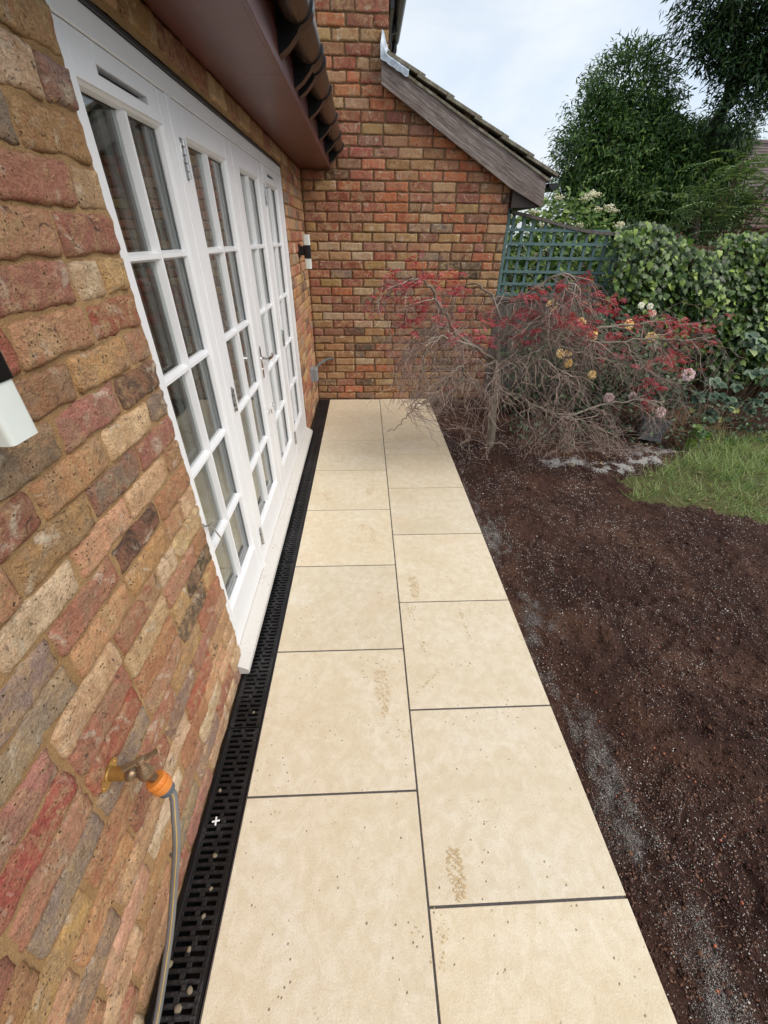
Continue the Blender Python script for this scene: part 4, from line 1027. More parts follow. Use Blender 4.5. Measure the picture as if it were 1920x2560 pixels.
map_ = thing('maple_tree', (.98, 3.43, 0), 'low weeping maple with bare tangled twigs and red leaf tips beside the path', 'tree')
tk = smooth([(0.985, 3.43, -0.06), (0.975, 3.43, 0.17), (0.96, 3.44, 0.36), (0.965, 3.45, 0.54), (0.95, 3.46, 0.7), (0.93, 3.48, 0.86), (0.93, 3.5, 0.96)], 5)
MB().tube(tk, [.041-.017*i/(len(tk)-1)+.0015*math.sin(i*1.7)+(.008 if i == 0 else 0) for i in range(len(tk))], 14).build('trunk', MAT['bark'], map_, 'all')
TW = MB(); tips = []
def twig(p, d, steps, st, r0, lvl):
    pts = [p.copy()]; rs = [r0]
    for i in range(steps):
        d = (d+Vector((rng.gauss(0, .34), rng.gauss(0, .34), rng.gauss(0, .24)-.20))).normalized()
        if p.z < .16: d.z = max(d.z, -.05)
        if p.x < .62 and p.z < .55: d.x = max(d.x, .12); d.z = max(d.z, -.25)
        if p.y > 4.55: d.y = min(d.y, -.1)
        if p.z > 1.22: d.z = min(d.z, -.12)
        if p.x > 1.35 and p.y < 3.2 and p.z < .26: d.z = max(d.z, -.05)
        p = p+d*st; pts.append(p.copy()); rs.append(max(.0011, r0*(1-.75*(i+1)/steps)))
        if lvl > 0 and rng.random() < (.55 if lvl == 2 else .40):
            side = Vector((rng.gauss(0, 1), rng.gauss(0, 1), rng.gauss(-.1, .5))).normalized()
            twig(p, (d*.8+side*.9).normalized(), rng.randint(3, 6), st*.85, rs[-1]*.75, lvl-1)
    TW.tube(pts, rs, 4, 0, False); tips.append((pts[-1], d))
cc = Vector((1.0, 3.45, .7))
for nm, lp in LIMB.items():
    pts = smooth(lp, 5); m = len(pts); r0 = .019 if nm in 'ABDK' else .013
    if nm in 'CJGN': r0 = .0115
    jit = [p+Vector((rng.gauss(0, .008), rng.gauss(0, .008), rng.gauss(0, .008))) if 0 < i else p for i, p in enumerate(pts)]
    MB().tube(jit, [max(.003, r0*(1-.8*i/m)) for i in range(m)], 8).build('limb', MAT['bark'], map_, 'all')
    for i in range(3, m):
        dens = {'J': .25, 'F': 1.5, 'M': 1.4, 'H': 1.7, 'A': 1.5, 'E': 2.0, 'G': 2.0, 'N': 2.4, 'D': 1.9, 'C': 1.2, 'P': 1.7, 'Q': 1.8, 'S': 1.5}.get(nm, 1.6)
        for _ in range(int(dens) + (rng.random() < dens % 1)):
            if rng.random() < .30: continue
            rad = (jit[i]-cc); rad.z = 0; rad = rad.normalized() if rad.length > .01 else Vector((1, 0, 0))
            tan = Vector((-rad.y, rad.x, 0))*rng.choice((-1, 1)); along = (jit[i]-jit[i-1]).normalized()
            d = (rad*.5+tan*rng.uniform(.1, .9)+along*.5+Vector((0, 0, rng.uniform(-.1, .5)))).normalized()
            twig(jit[i], d, rng.randint(6, 11), rng.uniform(.034, .056), rng.uniform(.0022, .0046), 2)
print('twig faces', len(TW.f))
tag(TW.build('twigs', MAT['twig'], map_), kind='stuff')
ML_V = [(0, 0, 0)]; ML_F = []
for k in range(7):
    a = R(-105+35*k); l_ = 1-.055*abs(k-3)**1.6
    for (u, w) in ((.45, -.055), (1., 0), (.45, .055)):
        ML_V.append((l_*u*math.cos(a)-w*math.sin(a), l_*u*math.sin(a)+w*math.cos(a), -.34*u*u))
    b = 1+3*k; ML_F += [(0, b, b+1), (0, b+1, b+2)]
CL = [(0.02, 3.3, 1.46), (-0.02, 3.3, 1.36), (0.18, 3.3, 1.39), (0.12, 3.25, 1.38), (0.26, 3.3, 1.43), (0.37, 3.35, 1.41), (0.49, 3.5, 1.45), (0.56, 3.5, 1.35), (0.17, 3.3, 1.3), (0.49, 3.3, 1.13), (0.54, 3.3, 1.06), (0.7, 3.35, 1.04), (0.8, 3.35, 0.99), (0.83, 3.5, 1.13), (0.94, 3.4, 1.14), (1.01, 3.4, 1.11), (1.03, 3.4, 1.2), (1.02, 3.4, 1.0), (1.06, 3.4, 1.31), (1.14, 3.4, 1.33), (1.25, 3.3, 1.38), (1.46, 3.4, 1.43), (1.4, 3.4, 1.31), (1.37, 3.4, 1.21), (1.45, 3.4, 1.14), (1.12, 3.3, 1.02), (1.66, 3.5, 1.33), (1.63, 3.5, 1.22), (1.76, 3.5, 1.22), (1.81, 3.5, 1.26), (1.47, 3.3, 1.03), (1.56, 3.3, 1.05), (1.87, 3.4, 1.13), (1.99, 3.4, 1.15), (1.75, 3.3, 1.05), (2.29, 3.5, 1.13), (2.4, 3.5, 1.1), (2.49, 3.5, 1.04), (2.6, 3.5, 1.09), (2.37, 3.5, 1.01), (2.5, 3.4, 0.97), (2.64, 3.4, 0.97), (1.99, 3.4, 0.88), (2.24, 3.4, 0.85), (2.37, 3.4, 0.86), (2.48, 3.4, 0.85), (2.44, 3.4, 0.78), (2.37, 3.5, 0.48), (2.44, 3.5, 0.4), (2.44, 3.5, 0.58), (2.26, 3.5, 0.59), (0.24, 3.4, 1.14), (0.37, 3.4, 1.28), (0.22, 3.5, 1.55)]
lp, ld = [], []
stalk = MB()
for c_ in CL:
    c_ = Vector(c_); near = min((p for l_ in LIMB.values() for p in l_), key=lambda p: (Vector(p)-c_).length)
    n_ = Vector(near); md = (n_+c_)/2+Vector((rng.gauss(0, .03), rng.gauss(0, .03), .03))
    stalk.tube(smooth([n_, md, c_], 4), .0024, 4)
    for _ in range(rng.randint(8, 15)):
        lp.append(tuple(c_+Vector((rng.gauss(0, .045), rng.gauss(0, .05), rng.gauss(0, .022)-.03)))); a = rng.random()*6.28; ld.append((math.cos(a), math.sin(a), rng.uniform(-.5, .3)))
for p, d in tips:
    if p.z > 1.05 and rng.random() < .20 or (p.x > 1.9 and p.z > .7 and rng.random() < .10):
        for _ in range(rng.randint(1, 4)):
            lp.append(tuple(p+Vector((rng.gauss(0, .015), rng.gauss(0, .015), rng.gauss(0, .012))))); a = rng.random()*6.28; ld.append((math.cos(a), math.sin(a), rng.uniform(-.6, .2)))
lp, ld = np.array(lp), np.array(ld)
Vl, Fl = scatter(ML_V, ML_F, lp, frames(ld, None, NR.normal(0, .5, len(lp))), NR.uniform(.030, .056, len(lp)))
tag(np_obj('red_leaves', Vl, Fl, MAT['mleaf'], map_), kind='stuff')
tag(stalk.build('leaf_stalks', MAT['twig'], map_), kind='stuff')

# ------------------------------------------------------------------ foliage templates
LF_V = np.array([(0, 0, 0), (.30, -.5, .06), (.68, -.42, .04), (1, 0, -.10), (.68, .42, .04), (.30, .5, .06), (.33, 0, -.02), (.68, 0, -.03)])
LF_F = np.array([(0, 1, 6), (1, 2, 7), (1, 7, 6), (2, 3, 7), (3, 4, 7), (4, 5, 6), (4, 6, 7), (5, 0, 6)])
IV_A = [(-.10, 0), (-.22, .30), (.02, .52), (.22, .40), (.46, .50), (.56, .26), (1.0, 0), (.56, -.26), (.46, -.50), (.22, -.40), (.02, -.52), (-.22, -.30)]
IV_V = np.array([(.30, 0, .06)]+[(x, y, -.10*abs(y)-.06*x*x) for x, y in IV_A]); IV_F = np.array([(0, 1+(i+1) % 12, 1+i) for i in range(12)])
MAT['ivy'] = island_mat('ivy_leaf', ((0, lin(36, 56, 28)), (.5, lin(66, 94, 42)), (.85, lin(106, 136, 58)), (1, lin(156, 178, 84))), .42, .45, .22)
MAT['rose_leaf'] = island_mat('rose_leaf', ((0, lin(44, 66, 48)), (.6, lin(76, 100, 74)), (1, lin(112, 132, 98))), .5, .4, .2)
MAT['laurel'] = island_mat('laurel_leaf', ((0, lin(44, 70, 36)), (.5, lin(74, 108, 52)), (.85, lin(108, 142, 66)), (1, lin(152, 172, 88))), .40, .45, .18)
MAT['laurel_d'] = island_mat('dark_laurel_leaf', ((0, lin(30, 50, 28)), (.6, lin(52, 80, 42)), (1, lin(86, 114, 58))), .42, .4, .14)
MAT['elder'] = island_mat('elder_leaf', ((0, lin(60, 88, 40)), (.6, lin(96, 126, 58)), (1, lin(140, 160, 84))), .5, .4, .25)
MAT['cream'] = island_mat('cream_blossom', ((0, lin(206, 202, 160)), (1, lin(236, 232, 206))), .8)
MAT['mahonia'] = island_mat('mahonia_leaf', ((0, lin(70, 96, 62)), (.6, lin(112, 138, 94)), (1, lin(168, 182, 136))), .4, .5, .15)
MAT['stem'] = simple('brown_stem', lin(96, 78, 60), .9, var=.3, scale=30)
MAT['darkwood'] = simple('dark_bark', lin(58, 50, 42), .95, var=.3, scale=12, bump=.5)

# ------------------------------------------------------------------ ivy over the fence
ivy = thing('ivy', (3.4, 4.7, 0), 'thick green ivy spilling over the fence to the right of the trellis', 'ivy')
def ivy_top(x): return 1.70+.10*math.sin(x*3.1+.6)+.06*math.sin(x*7.3)+(.06 if x > 4 else 0)-.10*max(0, 2.55-x)*4
def ivy_y(x, z): return 4.80-(x-2.45)*.12-.16*max(0, math.sin((z-.1)*1.75))-.05*noise.noise(Vector((x*2.5, z*2.5, 4)))
ip, idr, iup = [], [], []
for i in range(10500):
    x = 2.36+3.4*rng.random()**.85; zt = ivy_top(x); z = zt-(zt-.28)*rng.random()**1.25
    if x < 2.62 and z < 1.0+.4*rng.random(): continue
    b = noise.noise(Vector((x*3.2, z*3.2, 1.5)))
    y = ivy_y(x, z)-.10*b+rng.uniform(-.02, .16)
    if z > zt-.12: y += rng.uniform(-.05, .30)
    ip.append((x, y, z)); idr.append((rng.gauss(0, .55), -.5+rng.gauss(0, .3), -.75+rng.gauss(0, .35))); iup.append((rng.gauss(0, .3), -1, .75+rng.gauss(0, .3)))
ip, idr, iup = map(np.array, (ip, idr, iup)); isz = NR.uniform(.032, .074, len(ip))
order = np.argsort(ip[:, 1]-.15*ip[:, 2]); big = order[(ip[order, 0] < 4.3)][:290]; rest = np.setdiff1d(np.arange(len(ip)), big)
Rm = frames(idr, iup)
ivm = bpy.data.meshes.new('leaf'); ivm.from_pydata([tuple(v) for v in IV_V], [], [tuple(int(a) for a in f) for f in IV_F]); 
t = NT('ivy_leaf_single'); oi = t.n('ObjectInfo'); col = t.ramp(oi.outputs['Random'], (0, lin(38, 58, 30)), (.5, lin(68, 96, 44)), (.85, lin(108, 138, 60)), (1, lin(156, 178, 86)))
MAT['ivy1'] = t.done(t.mix(.4, col, t.mix(1., col, t.ramp(t.noise(t.coord(), 5, 4), (.3, .7), (.7, 1.25)), 'MULTIPLY')), .42, spec=.45); ivm.materials.append(MAT['ivy1'])
Vl, Fl = scatter(IV_V, IV_F, ip[rest], Rm[rest], isz[rest]); vine = tag(np_obj('foliage', Vl, Fl, MAT['ivy'], ivy), kind='stuff')
for i in big:
    m = Matrix(Rm[i].tolist()).to_4x4(); o = bpy.data.objects.new('leaf', ivm); COL.objects.link(o); o.parent = ivy; o.matrix_parent_inverse = WM[ivy.name].inverted()
    o.matrix_basis = Matrix.Translation(Vector(ip[i])) @ m @ Matrix.Scale(float(isz[i]), 4)
mb = MB()
for i in range(26):
    x = 2.5+3*rng.random(); p = [Vector((x, 4.85-(x-2.45)*.1, 0))]
    for s in range(8): p.append(p[-1]+Vector((rng.gauss(0, .06), rng.gauss(0, .015), .2)))
    mb.tube(smooth(p, 3), .008, 6)
mb.build('vine', MAT['stem'], ivy)

# ------------------------------------------------------------------ bushes
def bush(root, name, n, fn, size, asp, mat, droop=-.3, out=(0, -1, .4), tmpl=(LF_V, LF_F), curl=1.):
    P_ = np.array([fn() for _ in range(n)]); d = NR.normal(size=(n, 3)); d[:, 2] = d[:, 2]*.5+droop; d += np.array(out)*.25
    s = NR.uniform(size[0], size[1], n)
    up = np.tile(np.array((out[0], out[1], out[2]+.6)), (n, 1))+NR.normal(0, .45, (n, 3))
    V_, F_ = scatter(tmpl[0], tmpl[1], P_, frames(d, up), np.stack((s, s*asp, s*curl), 1)); return tag(np_obj(name, V_, F_, mat, root), kind='stuff')
def gauss_blob(c_, r_):
    def f():
        v = NR.normal(size=3); v /= np.linalg.norm(v); k = NR.random()**.45; q = np.array(c_)+v*np.array(r_)*k
        q += .12*np.array(r_)*noise.noise(Vector(q*3)); q[2] = max(q[2], .02); return q
    return f
def rose_bloom(root, p, r_, mat, face):
    mb = MB(); f_ = Vector(face).normalized(); u = f_.orthogonal().normalized(); w = f_.cross(u); p = Vector(p); pk = 0
    for ring, (rad, hgt, cnt, tilt) in enumerate(((.30, .42, 4, .2), (.52, .34, 5, .45), (.78, .20, 6, .8), (1.0, .02, 7, 1.1))):
        for k in range(cnt):
            a = 6.283*(k+.5*(ring % 2)+rng.uniform(-.15, .15))/cnt; d_ = u*math.cos(a)+w*math.sin(a); s_ = f_.cross(d_); wid = rad*1.25*math.sin(math.pi/cnt)+.14; V = []
            for i in range(4):
                tq = i/3; rr_ = rad*(.25+.75*tq**.8); hh = hgt*(tq**.7)*(1.15)+(.10*math.sin(tq*3.0))-.22*max(0, tq-.75)*tilt
                ww = wid*(.35+.65*math.sin(min(1, tq*.75+.15)*math.pi*.62))
                if i == 3: ww *= .72
                for q in (-1, 0, 1): V.append(p+(d_*rr_+f_*(hh+(.07 if q else 0))+s_*(q*ww))*r_)
            mb.add(V, [(3*i+j, 3*i+j+1, 3*i+j+4, 3*i+j+3) for i in range(3) for j in range(2)])
    return mb.build('bloom', mat, root, 'all')
MAT['apricot'] = island_mat('apricot_petal', ((0, lin(250, 206, 116)), (.6, lin(254, 226, 156)), (1, lin(255, 240, 200))), .6, .2, .2)
MAT['pink'] = island_mat('pale_pink_petal', ((0, lin(228, 190, 200)), (.6, lin(240, 214, 220)), (1, lin(246, 232, 230))), .6, .2, .2)
MAT['petalw'] = island_mat('white_petal', ((0, lin(232, 230, 216)), (1, lin(246, 244, 236))), .6, .2, .2)
def stems(root, base, tops, r_=.006):
    mb = MB()
    for tp in tops:
        b = Vector(base)+Vector((rng.gauss(0, .08), rng.gauss(0, .06), -.03)); e = Vector(tp); md = (b+e)/2+Vector((rng.gauss(0, .08), rng.gauss(0, .05), .06))
        mb.tube(smooth([b, md, e], 6), r_*.8, 5)
    mb.build('stem', MAT['stem'], root, 'all')
ar = thing('rose_bush', (2.0, 4.2, 0), 'rose bush with apricot yellow blooms behind the red-leaved maple', 'rose')
AB = [(1.565, 4.1, 1.133), (1.876, 4.1, .981), (2.023, 4.1, .868), (2.35, 4.1, .972), (2.609, 4.1, .858), (1.754, 4.1, .706), (1.832, 4.1, .717), (1.855, 4.1, .615), (2.135, 4.1, .5), (1.84, 4.14, .96), (2.05, 4.12, .90)]
for p in AB: rose_bloom(ar, p, rng.uniform(.038, .050), MAT['apricot'], (rng.uniform(-.5, .2), -1, rng.uniform(.1, .7)))
for p in ((2.44, 4.15, 1.13), (2.53, 4.15, 1.12), (2.58, 4.15, 1.06)): rose_bloom(ar, p, .028, MAT['petalw'], (-.2, -1, .4))
stems(ar, (2.05, 4.25, 0), AB)
bush(ar, 'leaves', 2300, gauss_blob((2.1, 4.36, .55), (.85, .30, .60)), (.035, .065), .62, MAT['rose_leaf'])
pr_ = thing('rose_bush', (2.75, 3.95, 0), 'smaller rose bush with pale pink blooms left of the leafy shrub', 'rose')
PB = [(2.981, 3.9, .554), (2.264, 3.9, .327), (2.499, 3.9, .346), (2.663, 3.65, .268)]
for p, r_ in zip(PB, (.058, .048, .040, .048)): rose_bloom(pr_, p, r_, MAT['pink'], (rng.uniform(-.5, 0), -1, rng.uniform(.1, .6)))
stems(pr_, (2.8, 3.98, 0), PB+[(2.9, 3.9, .5), (2.7, 3.9, .5), (3.0, 4.0, .6)])
bush(pr_, 'leaves', 420, gauss_blob((2.78, 3.98, .38), (.34, .22, .28)), (.040, .070), .66, MAT['rose_leaf'])
ls = thing('leafy_shrub', (3.6, 3.9, 0), 'leafy shrub with broad blue-green leaves at the right edge', 'shrub')
MAT['shrub1'] = None
t = NT('shrub_leaf_single'); oi = t.n('ObjectInfo'); col = t.ramp(oi.outputs['Random'], (0, lin(50, 74, 56)), (.6, lin(84, 110, 84)), (.93, lin(108, 130, 100)), (1, lin(160, 172, 96)))
MAT['shrub1'] = t.done(t.mix(.4, col, t.mix(1., col, t.ramp(t.noise(t.coord(), 5, 4), (.3, .75), (.7, 1.2)), 'MULTIPLY')), .5, spec=.4)
lfm = bpy.data.meshes.new('leaf'); lfm.from_pydata([tuple(v*np.array((1, .72, 1))) for v in LF_V], [], [tuple(int(a) for a in f) for f in LF_F]); lfm.materials.append(MAT['shrub1'])
sp = []
for i in range(64):
    x = rng.uniform(3.08, 4.1); z = rng.uniform(.16, .98) if x > 3.35 else rng.uniform(.12, .62); y = 3.88-.12*math.sin(z*2.5)+rng.uniform(-.12, .12); sp.append((x, y, z))
    a0 = rng.uniform(-2.6, -.5); base = Vector((x, y, z))
    for k, da in enumerate((0, .95, -.95, 1.7, -1.7)):
        o = bpy.data.objects.new('leaf', lfm); COL.objects.link(o); o.parent = ls; o.matrix_parent_inverse = WM[ls.name].inverted()
        dd = np.array([[math.cos(a0+da), math.sin(a0+da), -.35+rng.gauss(0, .15)]]); fm = frames(dd, np.array([[rng.gauss(0, .2), -.8, 1.]]))[0]
        if len([c_ for c_ in ls.children]) > 299: bpy.data.objects.remove(o); break
        o.matrix_basis = Matrix.Translation(base) @ Matrix(fm.tolist()).to_4x4() @ Matrix.Scale(rng.uniform(.065, .105)*(1 if k < 3 else .8), 4)
stems(ls, (3.6, 3.98, 0), sp[::3], .006)
sg = thing('leafy_sapling', (2.86, 3.36, 0), 'small leafy seedling standing at the back edge of the grass', 'seedling')
stems(sg, (2.87, 3.38, 0), [(2.82, 3.36, .28), (2.90, 3.35, .22), (2.86, 3.36, .16)], .004)
bush(sg, 'leaves', 60, gauss_blob((2.86, 3.36, .15), (.10, .07, .15)), (.04, .075), .8, MAT['elder'])
lo = thing('low_weeds', (3.3, 3.8, 0), 'low dark weeds and ground cover under the shrubs', 'weeds'); lo['kind'] = 'stuff'
def wf():
    x = NR.uniform(1.3, 5.0); y = NR.uniform(3.35, 4.7)
    if x > 2.8: y = max(y, 3.55)
    return np.array((x, y, abs(NR.normal(0, .09))))
bush(lo, 'weeds', 1500, wf, (.03, .07), .45, MAT['rose_leaf'], .1)
# ragged dead stems around the planter
mb = MB()
for i in range(130):
    b = Vector((rng.uniform(2.5, 3.3), rng.uniform(3.55, 3.85), 0)); e = b+Vector((rng.gauss(.05, .2), rng.gauss(0, .1), rng.uniform(.08, .40)))
    mb.tube(smooth([b, (b+e)/2+Vector((rng.gauss(0, .04), 0, .04)), e], 4), .0017, 3)
tag(mb.build('dead_stems', MAT['fibre']), 'tangle of dry dead stems behind the tipped planter', 'stems', kind='stuff')
# tipped square planter
MAT['planter'] = simple('lead_grey_planter', lin(88, 90, 92), .6, var=.25, scale=14, bump=.2)
pl_ = thing('planter', (2.60, 3.56, 0), 'small square grey planter tipped askew by the roses', 'planter')
def square_rings(rows, rot_, loc_):
    V = []; F = []
    for (h_, z) in rows: V += [rot_ @ Vector((sx*h_, sy*h_, z))+loc_ for sx, sy in ((-1, -1), (1, -1), (1, 1), (-1, 1))]
    for i in range(len(rows)-1):
        for k in range(4): F.append((4*i+k, 4*i+(k+1) % 4, 4*i+4+(k+1) % 4, 4*i+4+k))
    F.append((3, 2, 1, 0)); m = len(rows)-1; F.append((4*m, 4*m+1, 4*m+2, 4*m+3)); return MB().add(V, F)
rp_ = (Matrix.Rotation(R(-12), 3, 'X') @ Matrix.Rotation(R(7), 3, 'Y') @ Matrix.Rotation(R(-22), 3, 'Z')); lc = Vector((2.60, 3.60, .015))
square_rings([(.098, 0), (.098, .018), (.090, .024), (.112, .185), (.104, .185), (.100, .15)], rp_, lc).build('pot', MAT['planter'], pl_)
square_rings([(.1125, .186), (.121, .187), (.121, .207), (.1125, .208), (.104, .207), (.104, .187)][:4], rp_, lc).build('rim', MAT['planter'], pl_)
square_rings([(.100, .2085), (.100, .2115)], rp_, lc).build('soil', MAT['soil'], pl_)
# fallen leaves and a stone by the powder
mb = MB()
for i in range(46):
    x, y = (rng.uniform(1.45, 2.2), rng.uniform(3.08, 3.4)) if i < 34 else (rng.uniform(2.2, 3.2), rng.uniform(2.2, 3.0)); z = soil_z(x, y)+.008; a = rng.random()*6.3; s_ = rng.uniform(.015, .035)
    mb.add([Vector((x, y, z))+Matrix.Rotation(a, 3, 'Z') @ Vector((v[0]*s_, v[1]*s_*.7, v[2]*s_*2)) for v in LF_V], [tuple(int(q) for q in f) for f in LF_F])
tag(mb.build('fallen_leaves', island_mat('dry_leaf', ((0, lin(120, 92, 60)), (.6, lin(166, 138, 100)), (1, lin(196, 178, 146))), .8)), 'dry brown fallen leaves by the white powder', 'leaf litter', kind='stuff')
o = bpy.data.objects.new('stone', lump_mesh('stone', MAT['stone'], 33)); link(o, None, Vector((1.60, 3.07, .012))); o.scale = (.035, .028, .026); tag(o, 'single fist-sized brown stone where soil meets white powder', 'stone')

# elder and hedge behind the trellis
he_ = thing('laurel_hedge', (2.4, 6.0, 0), 'dark green laurel hedge seen through the trellis slats', 'hedge')
bush(he_, 'foliage', 2600, lambda: np.array((NR.uniform(1.25, 4.4), 5.75+NR.uniform(0, .5), NR.uniform(.3, 1.72))), (.07, .12), .42, MAT['laurel'], -.5)
stems(he_, (2.4, 6.1, 0), [(1.6, 6.1, 1.4), (2.2, 6.1, 1.5), (2.8, 6.1, 1.5), (3.4, 6.1, 1.4)], .012)
el = thing('elder_bush', (2.8, 7.3, 0), 'elder bush with flat cream flower heads behind the trellis', 'bush')
bush(el, 'foliage', 2600, gauss_blob((2.75, 7.3, 1.45), (1.0, .5, .78)), (.07, .13), .45, MAT['elder'], -.2)
stems(el, (2.8, 7.4, 0), [(2.2, 7.2, 1.6), (2.8, 7.2, 2.0), (3.3, 7.2, 1.7)], .015)
fp = []
for i in range(28):
    a = rng.random()*6.28; e = rng.uniform(-.1, 1.2); c_ = (2.75+1.0*math.cos(a)*math.cos(e), 7.3-.5*abs(math.sin(a))*math.cos(e)-.03, 1.45+.78*math.sin(e))
    for k in range(40): fp.append((c_[0]+rng.gauss(0, .035), c_[1]+rng.gauss(0, .03), c_[2]+rng.gauss(0, .012)+.02))
fp = np.array(fp); Vl, Fl = scatter(OCT_V, OCT_F, fp, rand_rot(len(fp)), NR.uniform(.008, .015, len(fp))); tag(np_obj('flowers', Vl, Fl, MAT['cream'], el), kind='stuff')
# mahonia-like shrub with feathered leaves at the right
mh = thing('feathery_shrub', (4.4, 5.7, 0), 'tall shrub with feathered grey-green leaves above the ivy at the right', 'shrub')
V_, F_ = [], []; tops = []
for i in range(170):
    c_ = Vector((4.35+rng.gauss(0, .45), 5.7+rng.gauss(0, .25), 1.45+.95*rng.random()**.8)); c_.x += max(0, c_.z-2.1)*.3
    a = rng.random()*6.28; d_ = Vector((math.cos(a), math.sin(a), rng.uniform(-.1, .5))).normalized(); tops.append(c_)
    L_ = rng.uniform(.22, .36); side = d_.cross(Vector((0, 0, 1))).normalized()
    pp, dd = [], []
    for k in range(9):
        q = c_+d_*(L_*k/8)-Vector((0, 0, .10*(k/8)**2))
        for s in (-1, 1): pp.append(tuple(q)); dd.append(tuple(side*s*.9+d_*.45-Vector((0, 0, .15))))
    vv, ff = scatter(LF_V, LF_F, np.array(pp), frames(np.array(dd)), np.tile((.085, .026, .085), (len(pp), 1))); F_.append(ff+sum(len(v) for v in V_)); V_.append(vv)
tag(np_obj('foliage', np.concatenate(V_), np.concatenate(F_), MAT['mahonia'], mh), kind='stuff')
stems(mh, (4.4, 5.8, .3), tops[::9], .007)
hr = thing('mixed_hedge', (5.0, 5.6, 0), 'mixed leafy hedge rising behind the ivy at the far right', 'hedge')
bush(hr, 'foliage', 2600, gauss_blob((4.9, 5.5, 1.05), (1.3, .45, .80)), (.06, .11), .55, MAT['elder'], -.3)
stems(hr, (4.9, 5.6, 0), [(4.2, 5.5, 1.2), (4.9, 5.5, 1.5), (5.6, 5.5, 1.3)], .015)

TL_V = np.array([(0, 0, 0), (.45, -.5, .05), (1, 0, -.08), (.45, .5, .05), (.45, 0, -.04)]); TL_F = np.array([(0, 1, 4), (1, 2, 4), (2, 3, 4), (3, 0, 4)])
# ------------------------------------------------------------------ big evergreens
def evergreen(name, label, base, lobes, n_clump, leaves, size, mat, limbs, seed):
    g_ = np.random.default_rng(seed); th = thing(name, base, label, 'tree')
    mb = MB()
    for lm in limbs: mb.tube(smooth(lm[0], 5), [lm[1]*(1-.6*i/(len(smooth(lm[0], 5))-1)) for i in range(len(smooth(lm[0], 5)))], 9)
    mb.build('trunk', MAT['darkwood'], th, 'all')
    vol = np.array([r_[0]*r_[1]*r_[2] for _, r_ in lobes])**.7; pr2 = vol/vol.sum(); P_, D_, U_ = [], [], []
    for i in range(n_clump):
        c_, r_ = lobes[g_.choice(len(lobes), p=pr2)]; v = g_.normal(size=3); v /= np.linalg.norm(v); k = min(1, g_.random()**.28)
        if v[1] > .35: v[1] *= -1
        c2 = np.array(c_)+v*np.array(r_)*k*(1+.16*noise.noise(Vector(v*2.3)+Vector(c_)))
        axis = v*np.array((1, 1, .5)); axis = axis/np.linalg.norm(axis); m = int(g_.integers(leaves[0], leaves[1]))
        p = c2+np.clip(g_.normal(0, 1, (m, 3)), -1.6, 1.6)*np.array((.12, .12, .07)); d = g_.normal(0, .6, (m, 3))+axis*.8; d[:, 2] -= .38
        P_.append(p); D_.append(d); U_.append(g_.normal(0, .30, (m, 3))+axis*.8+np.array((0, -.35, .7)))
    P_, D_, U_ = map(np.concatenate, (P_, D_, U_)); s = g_.uniform(size[0], size[1], len(P_))
    V_, F_ = scatter(TL_V, TL_F, P_, frames(D_, U_), np.stack((s, s*.27, s), 1))
    print(name, 'leaves', len(P_)); tag(np_obj('crown', V_, F_, mat, th), kind='stuff'); return th
evergreen('evergreen_tree', 'broad dense evergreen tree with drooping narrow leaves behind the trellis', (4.9, 9.4, 0),
    [((4.50, 9.5, 2.75), (1.25, .9, .85)), ((4.30, 9.5, 3.50), (.86, .7, .72)), ((4.0, 9.4, 3.0), (.72, .6, .62)), ((5.4, 9.4, 2.75), (1.1, .8, .62)), ((4.95, 9.3, 2.2), (1.35, .7, .42)), ((5.95, 9.3, 3.0), (.55, .5, .36)), ((4.1, 9.4, 2.45), (.78, .6, .52)), ((6.0, 9.3, 2.5), (.65, .5, .45)), ((6.35, 9.2, 2.15), (.5, .4, .35)), ((4.8, 9.7, 1.75), (1.35, .5, .5))],
    1450, (44, 72), (.060, .115), MAT['laurel'],
    [([(4.9, 9.6, -.1), (4.85, 9.6, 1.0), (4.7, 9.6, 2.2), (4.4, 9.5, 3.6)], .22), ([(4.9, 9.6, 1.0), (5.3, 9.5, 1.9), (5.9, 9.4, 2.9)], .13), ([(4.85, 9.6, .9), (4.5, 9.5, 1.7), (4.0, 9.4, 2.5)], .12)], 5)
evergreen('evergreen_tree', 'tall dark evergreen tree reaching out of the top right corner', (6.2, 8.6, 0),
    [((5.12, 8.6, 4.80), (1.0, .8, .75)), ((6.2, 8.5, 4.35), (.9, .8, .65)), ((5.05, 8.6, 4.1), (.48, .4, .42)), ((5.6, 8.5, 3.75), (.45, .4, .32)), ((5.65, 8.45, 3.25), (.40, .35, .35)), ((6.1, 8.45, 3.85), (.5, .4, .3)), ((7.0, 8.4, 4.9), (1.0, .8, .9)), ((5.9, 8.6, 5.6), (1.3, 1, .8))],
    1050, (44, 72), (.060, .115), MAT['laurel_d'],
    [([(6.2, 8.9, -.1), (6.0, 8.9, 1.5), (5.6, 8.8, 2.9), (5.75, 8.8, 3.7), (6.1, 8.8, 4.6), (6.2, 8.8, 5.4)], .12), ([(5.7, 8.8, 3.4), (5.45, 8.7, 4.2), (5.3, 8.6, 5.0)], .09)], 8)

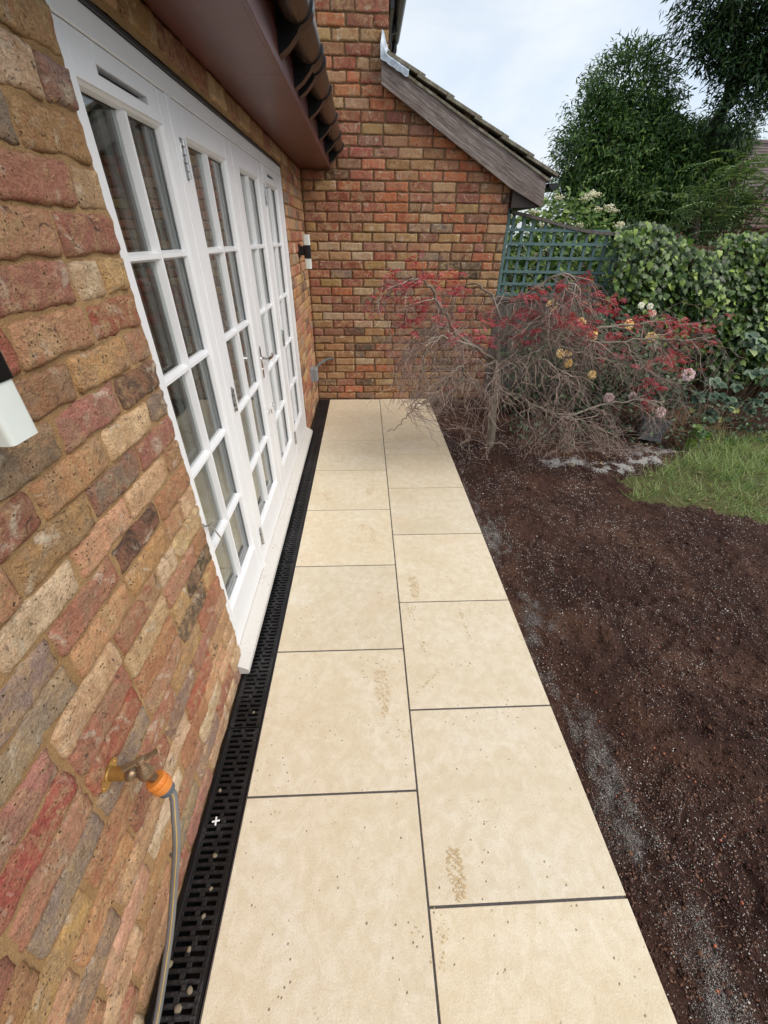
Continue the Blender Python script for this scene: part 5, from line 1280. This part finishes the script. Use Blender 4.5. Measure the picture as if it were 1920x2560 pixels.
# ------------------------------------------------------------------ neighbour's house
t = NT('neighbour_roof_tile'); c = t.coord(); n1 = t.noise(c, 3, 5)
MAT['nroof'] = t.done(t.ramp(n1, (.3, lin(76, 68, 68)), (.7, lin(112, 100, 96))), .9)
MAT['nroof2'] = simple('brown_roof_tile', lin(98, 76, 70), .9, var=.2, scale=4)
t = NT('far_brickwork'); bt = t.n('TexBrick'); t.set(bt.inputs['Vector'], t.coord('Object', (1, 1, 1)))
mpn = t.n('Mapping'); t.set(mpn.inputs[0], t.coord()); mpn.inputs['Rotation'].default_value = (R(90), 0, 0); t.set(bt.inputs['Vector'], mpn.outputs[0])
for i, v in enumerate((lin(150, 96, 78), lin(118, 72, 60), lin(176, 164, 148))): bt.inputs[i+1].default_value = v
bt.inputs['Scale'].default_value = 2.2; bt.inputs['Mortar Size'].default_value = .02
MAT['nbrick'] = t.done(bt.outputs[0], .9)
nh = thing('neighbour_house', (14.5, 19, 0), "neighbour's brick house with brown tiled roofs showing past the evergreen", 'house')
MB().box(10.5, 21, 17.6, 24, -.15, 2.55).build('wall', MAT['nbrick'], nh)
mb = MB(); n = 22
for i in range(n):
    y0, z0_ = 17.3+3.1*i/n, 2.45+2.35*i/n; y1, z1 = 17.3+3.1*(i+1)/n, 2.45+2.35*(i+1)/n
    mb.add([(10.2, y0, z0_+.035), (21.3, y0, z0_+.035), (21.3, y1+.03, z1+.01), (10.2, y1+.03, z1+.01), (10.2, y0, z0_-.02), (21.3, y0, z0_-.02)], [(0, 1, 2, 3), (4, 5, 1, 0)])
mb.add([(10.2, 20.4, 4.80), (21.3, 20.4, 4.80), (21.3, 23.9, 2.4), (10.2, 23.9, 2.4)], [(0, 1, 2, 3)])
ro = mb.build('roof', MAT['nroof'], nh)
MB().tube([(10.15, 20.4, 4.80), (21.3, 20.4, 4.80)], .11, 10).build('ridge', MAT['nroof'], ro)
mb = MB(); mb.box(12.2, 16.6, 15.6, 17.5, -.15, 2.02); mb.build('garage_wall', MAT['nbrick'], nh)
mb = MB(); n = 9
for i in range(n):
    f0, f1 = i/n, (i+1)/n; zA, zB = 2.0+.95*f0, 2.0+.95*f1; yA, yB = 15.35+1.9*f0, 15.35+1.9*f1; xa, xb = 11.95+1.2*f0, 11.95+1.2*f1
    mb.add([(xa, yA, zA+.04), (17, yA, zA+.04), (17, yB+.02, zB+.005), (xb, yB+.02, zB+.005), (xa, yA, zA-.01), (17, yA, zA-.01)], [(0, 1, 2, 3), (4, 5, 1, 0)])
mb.build('garage_roof', MAT['nroof2'], nh)
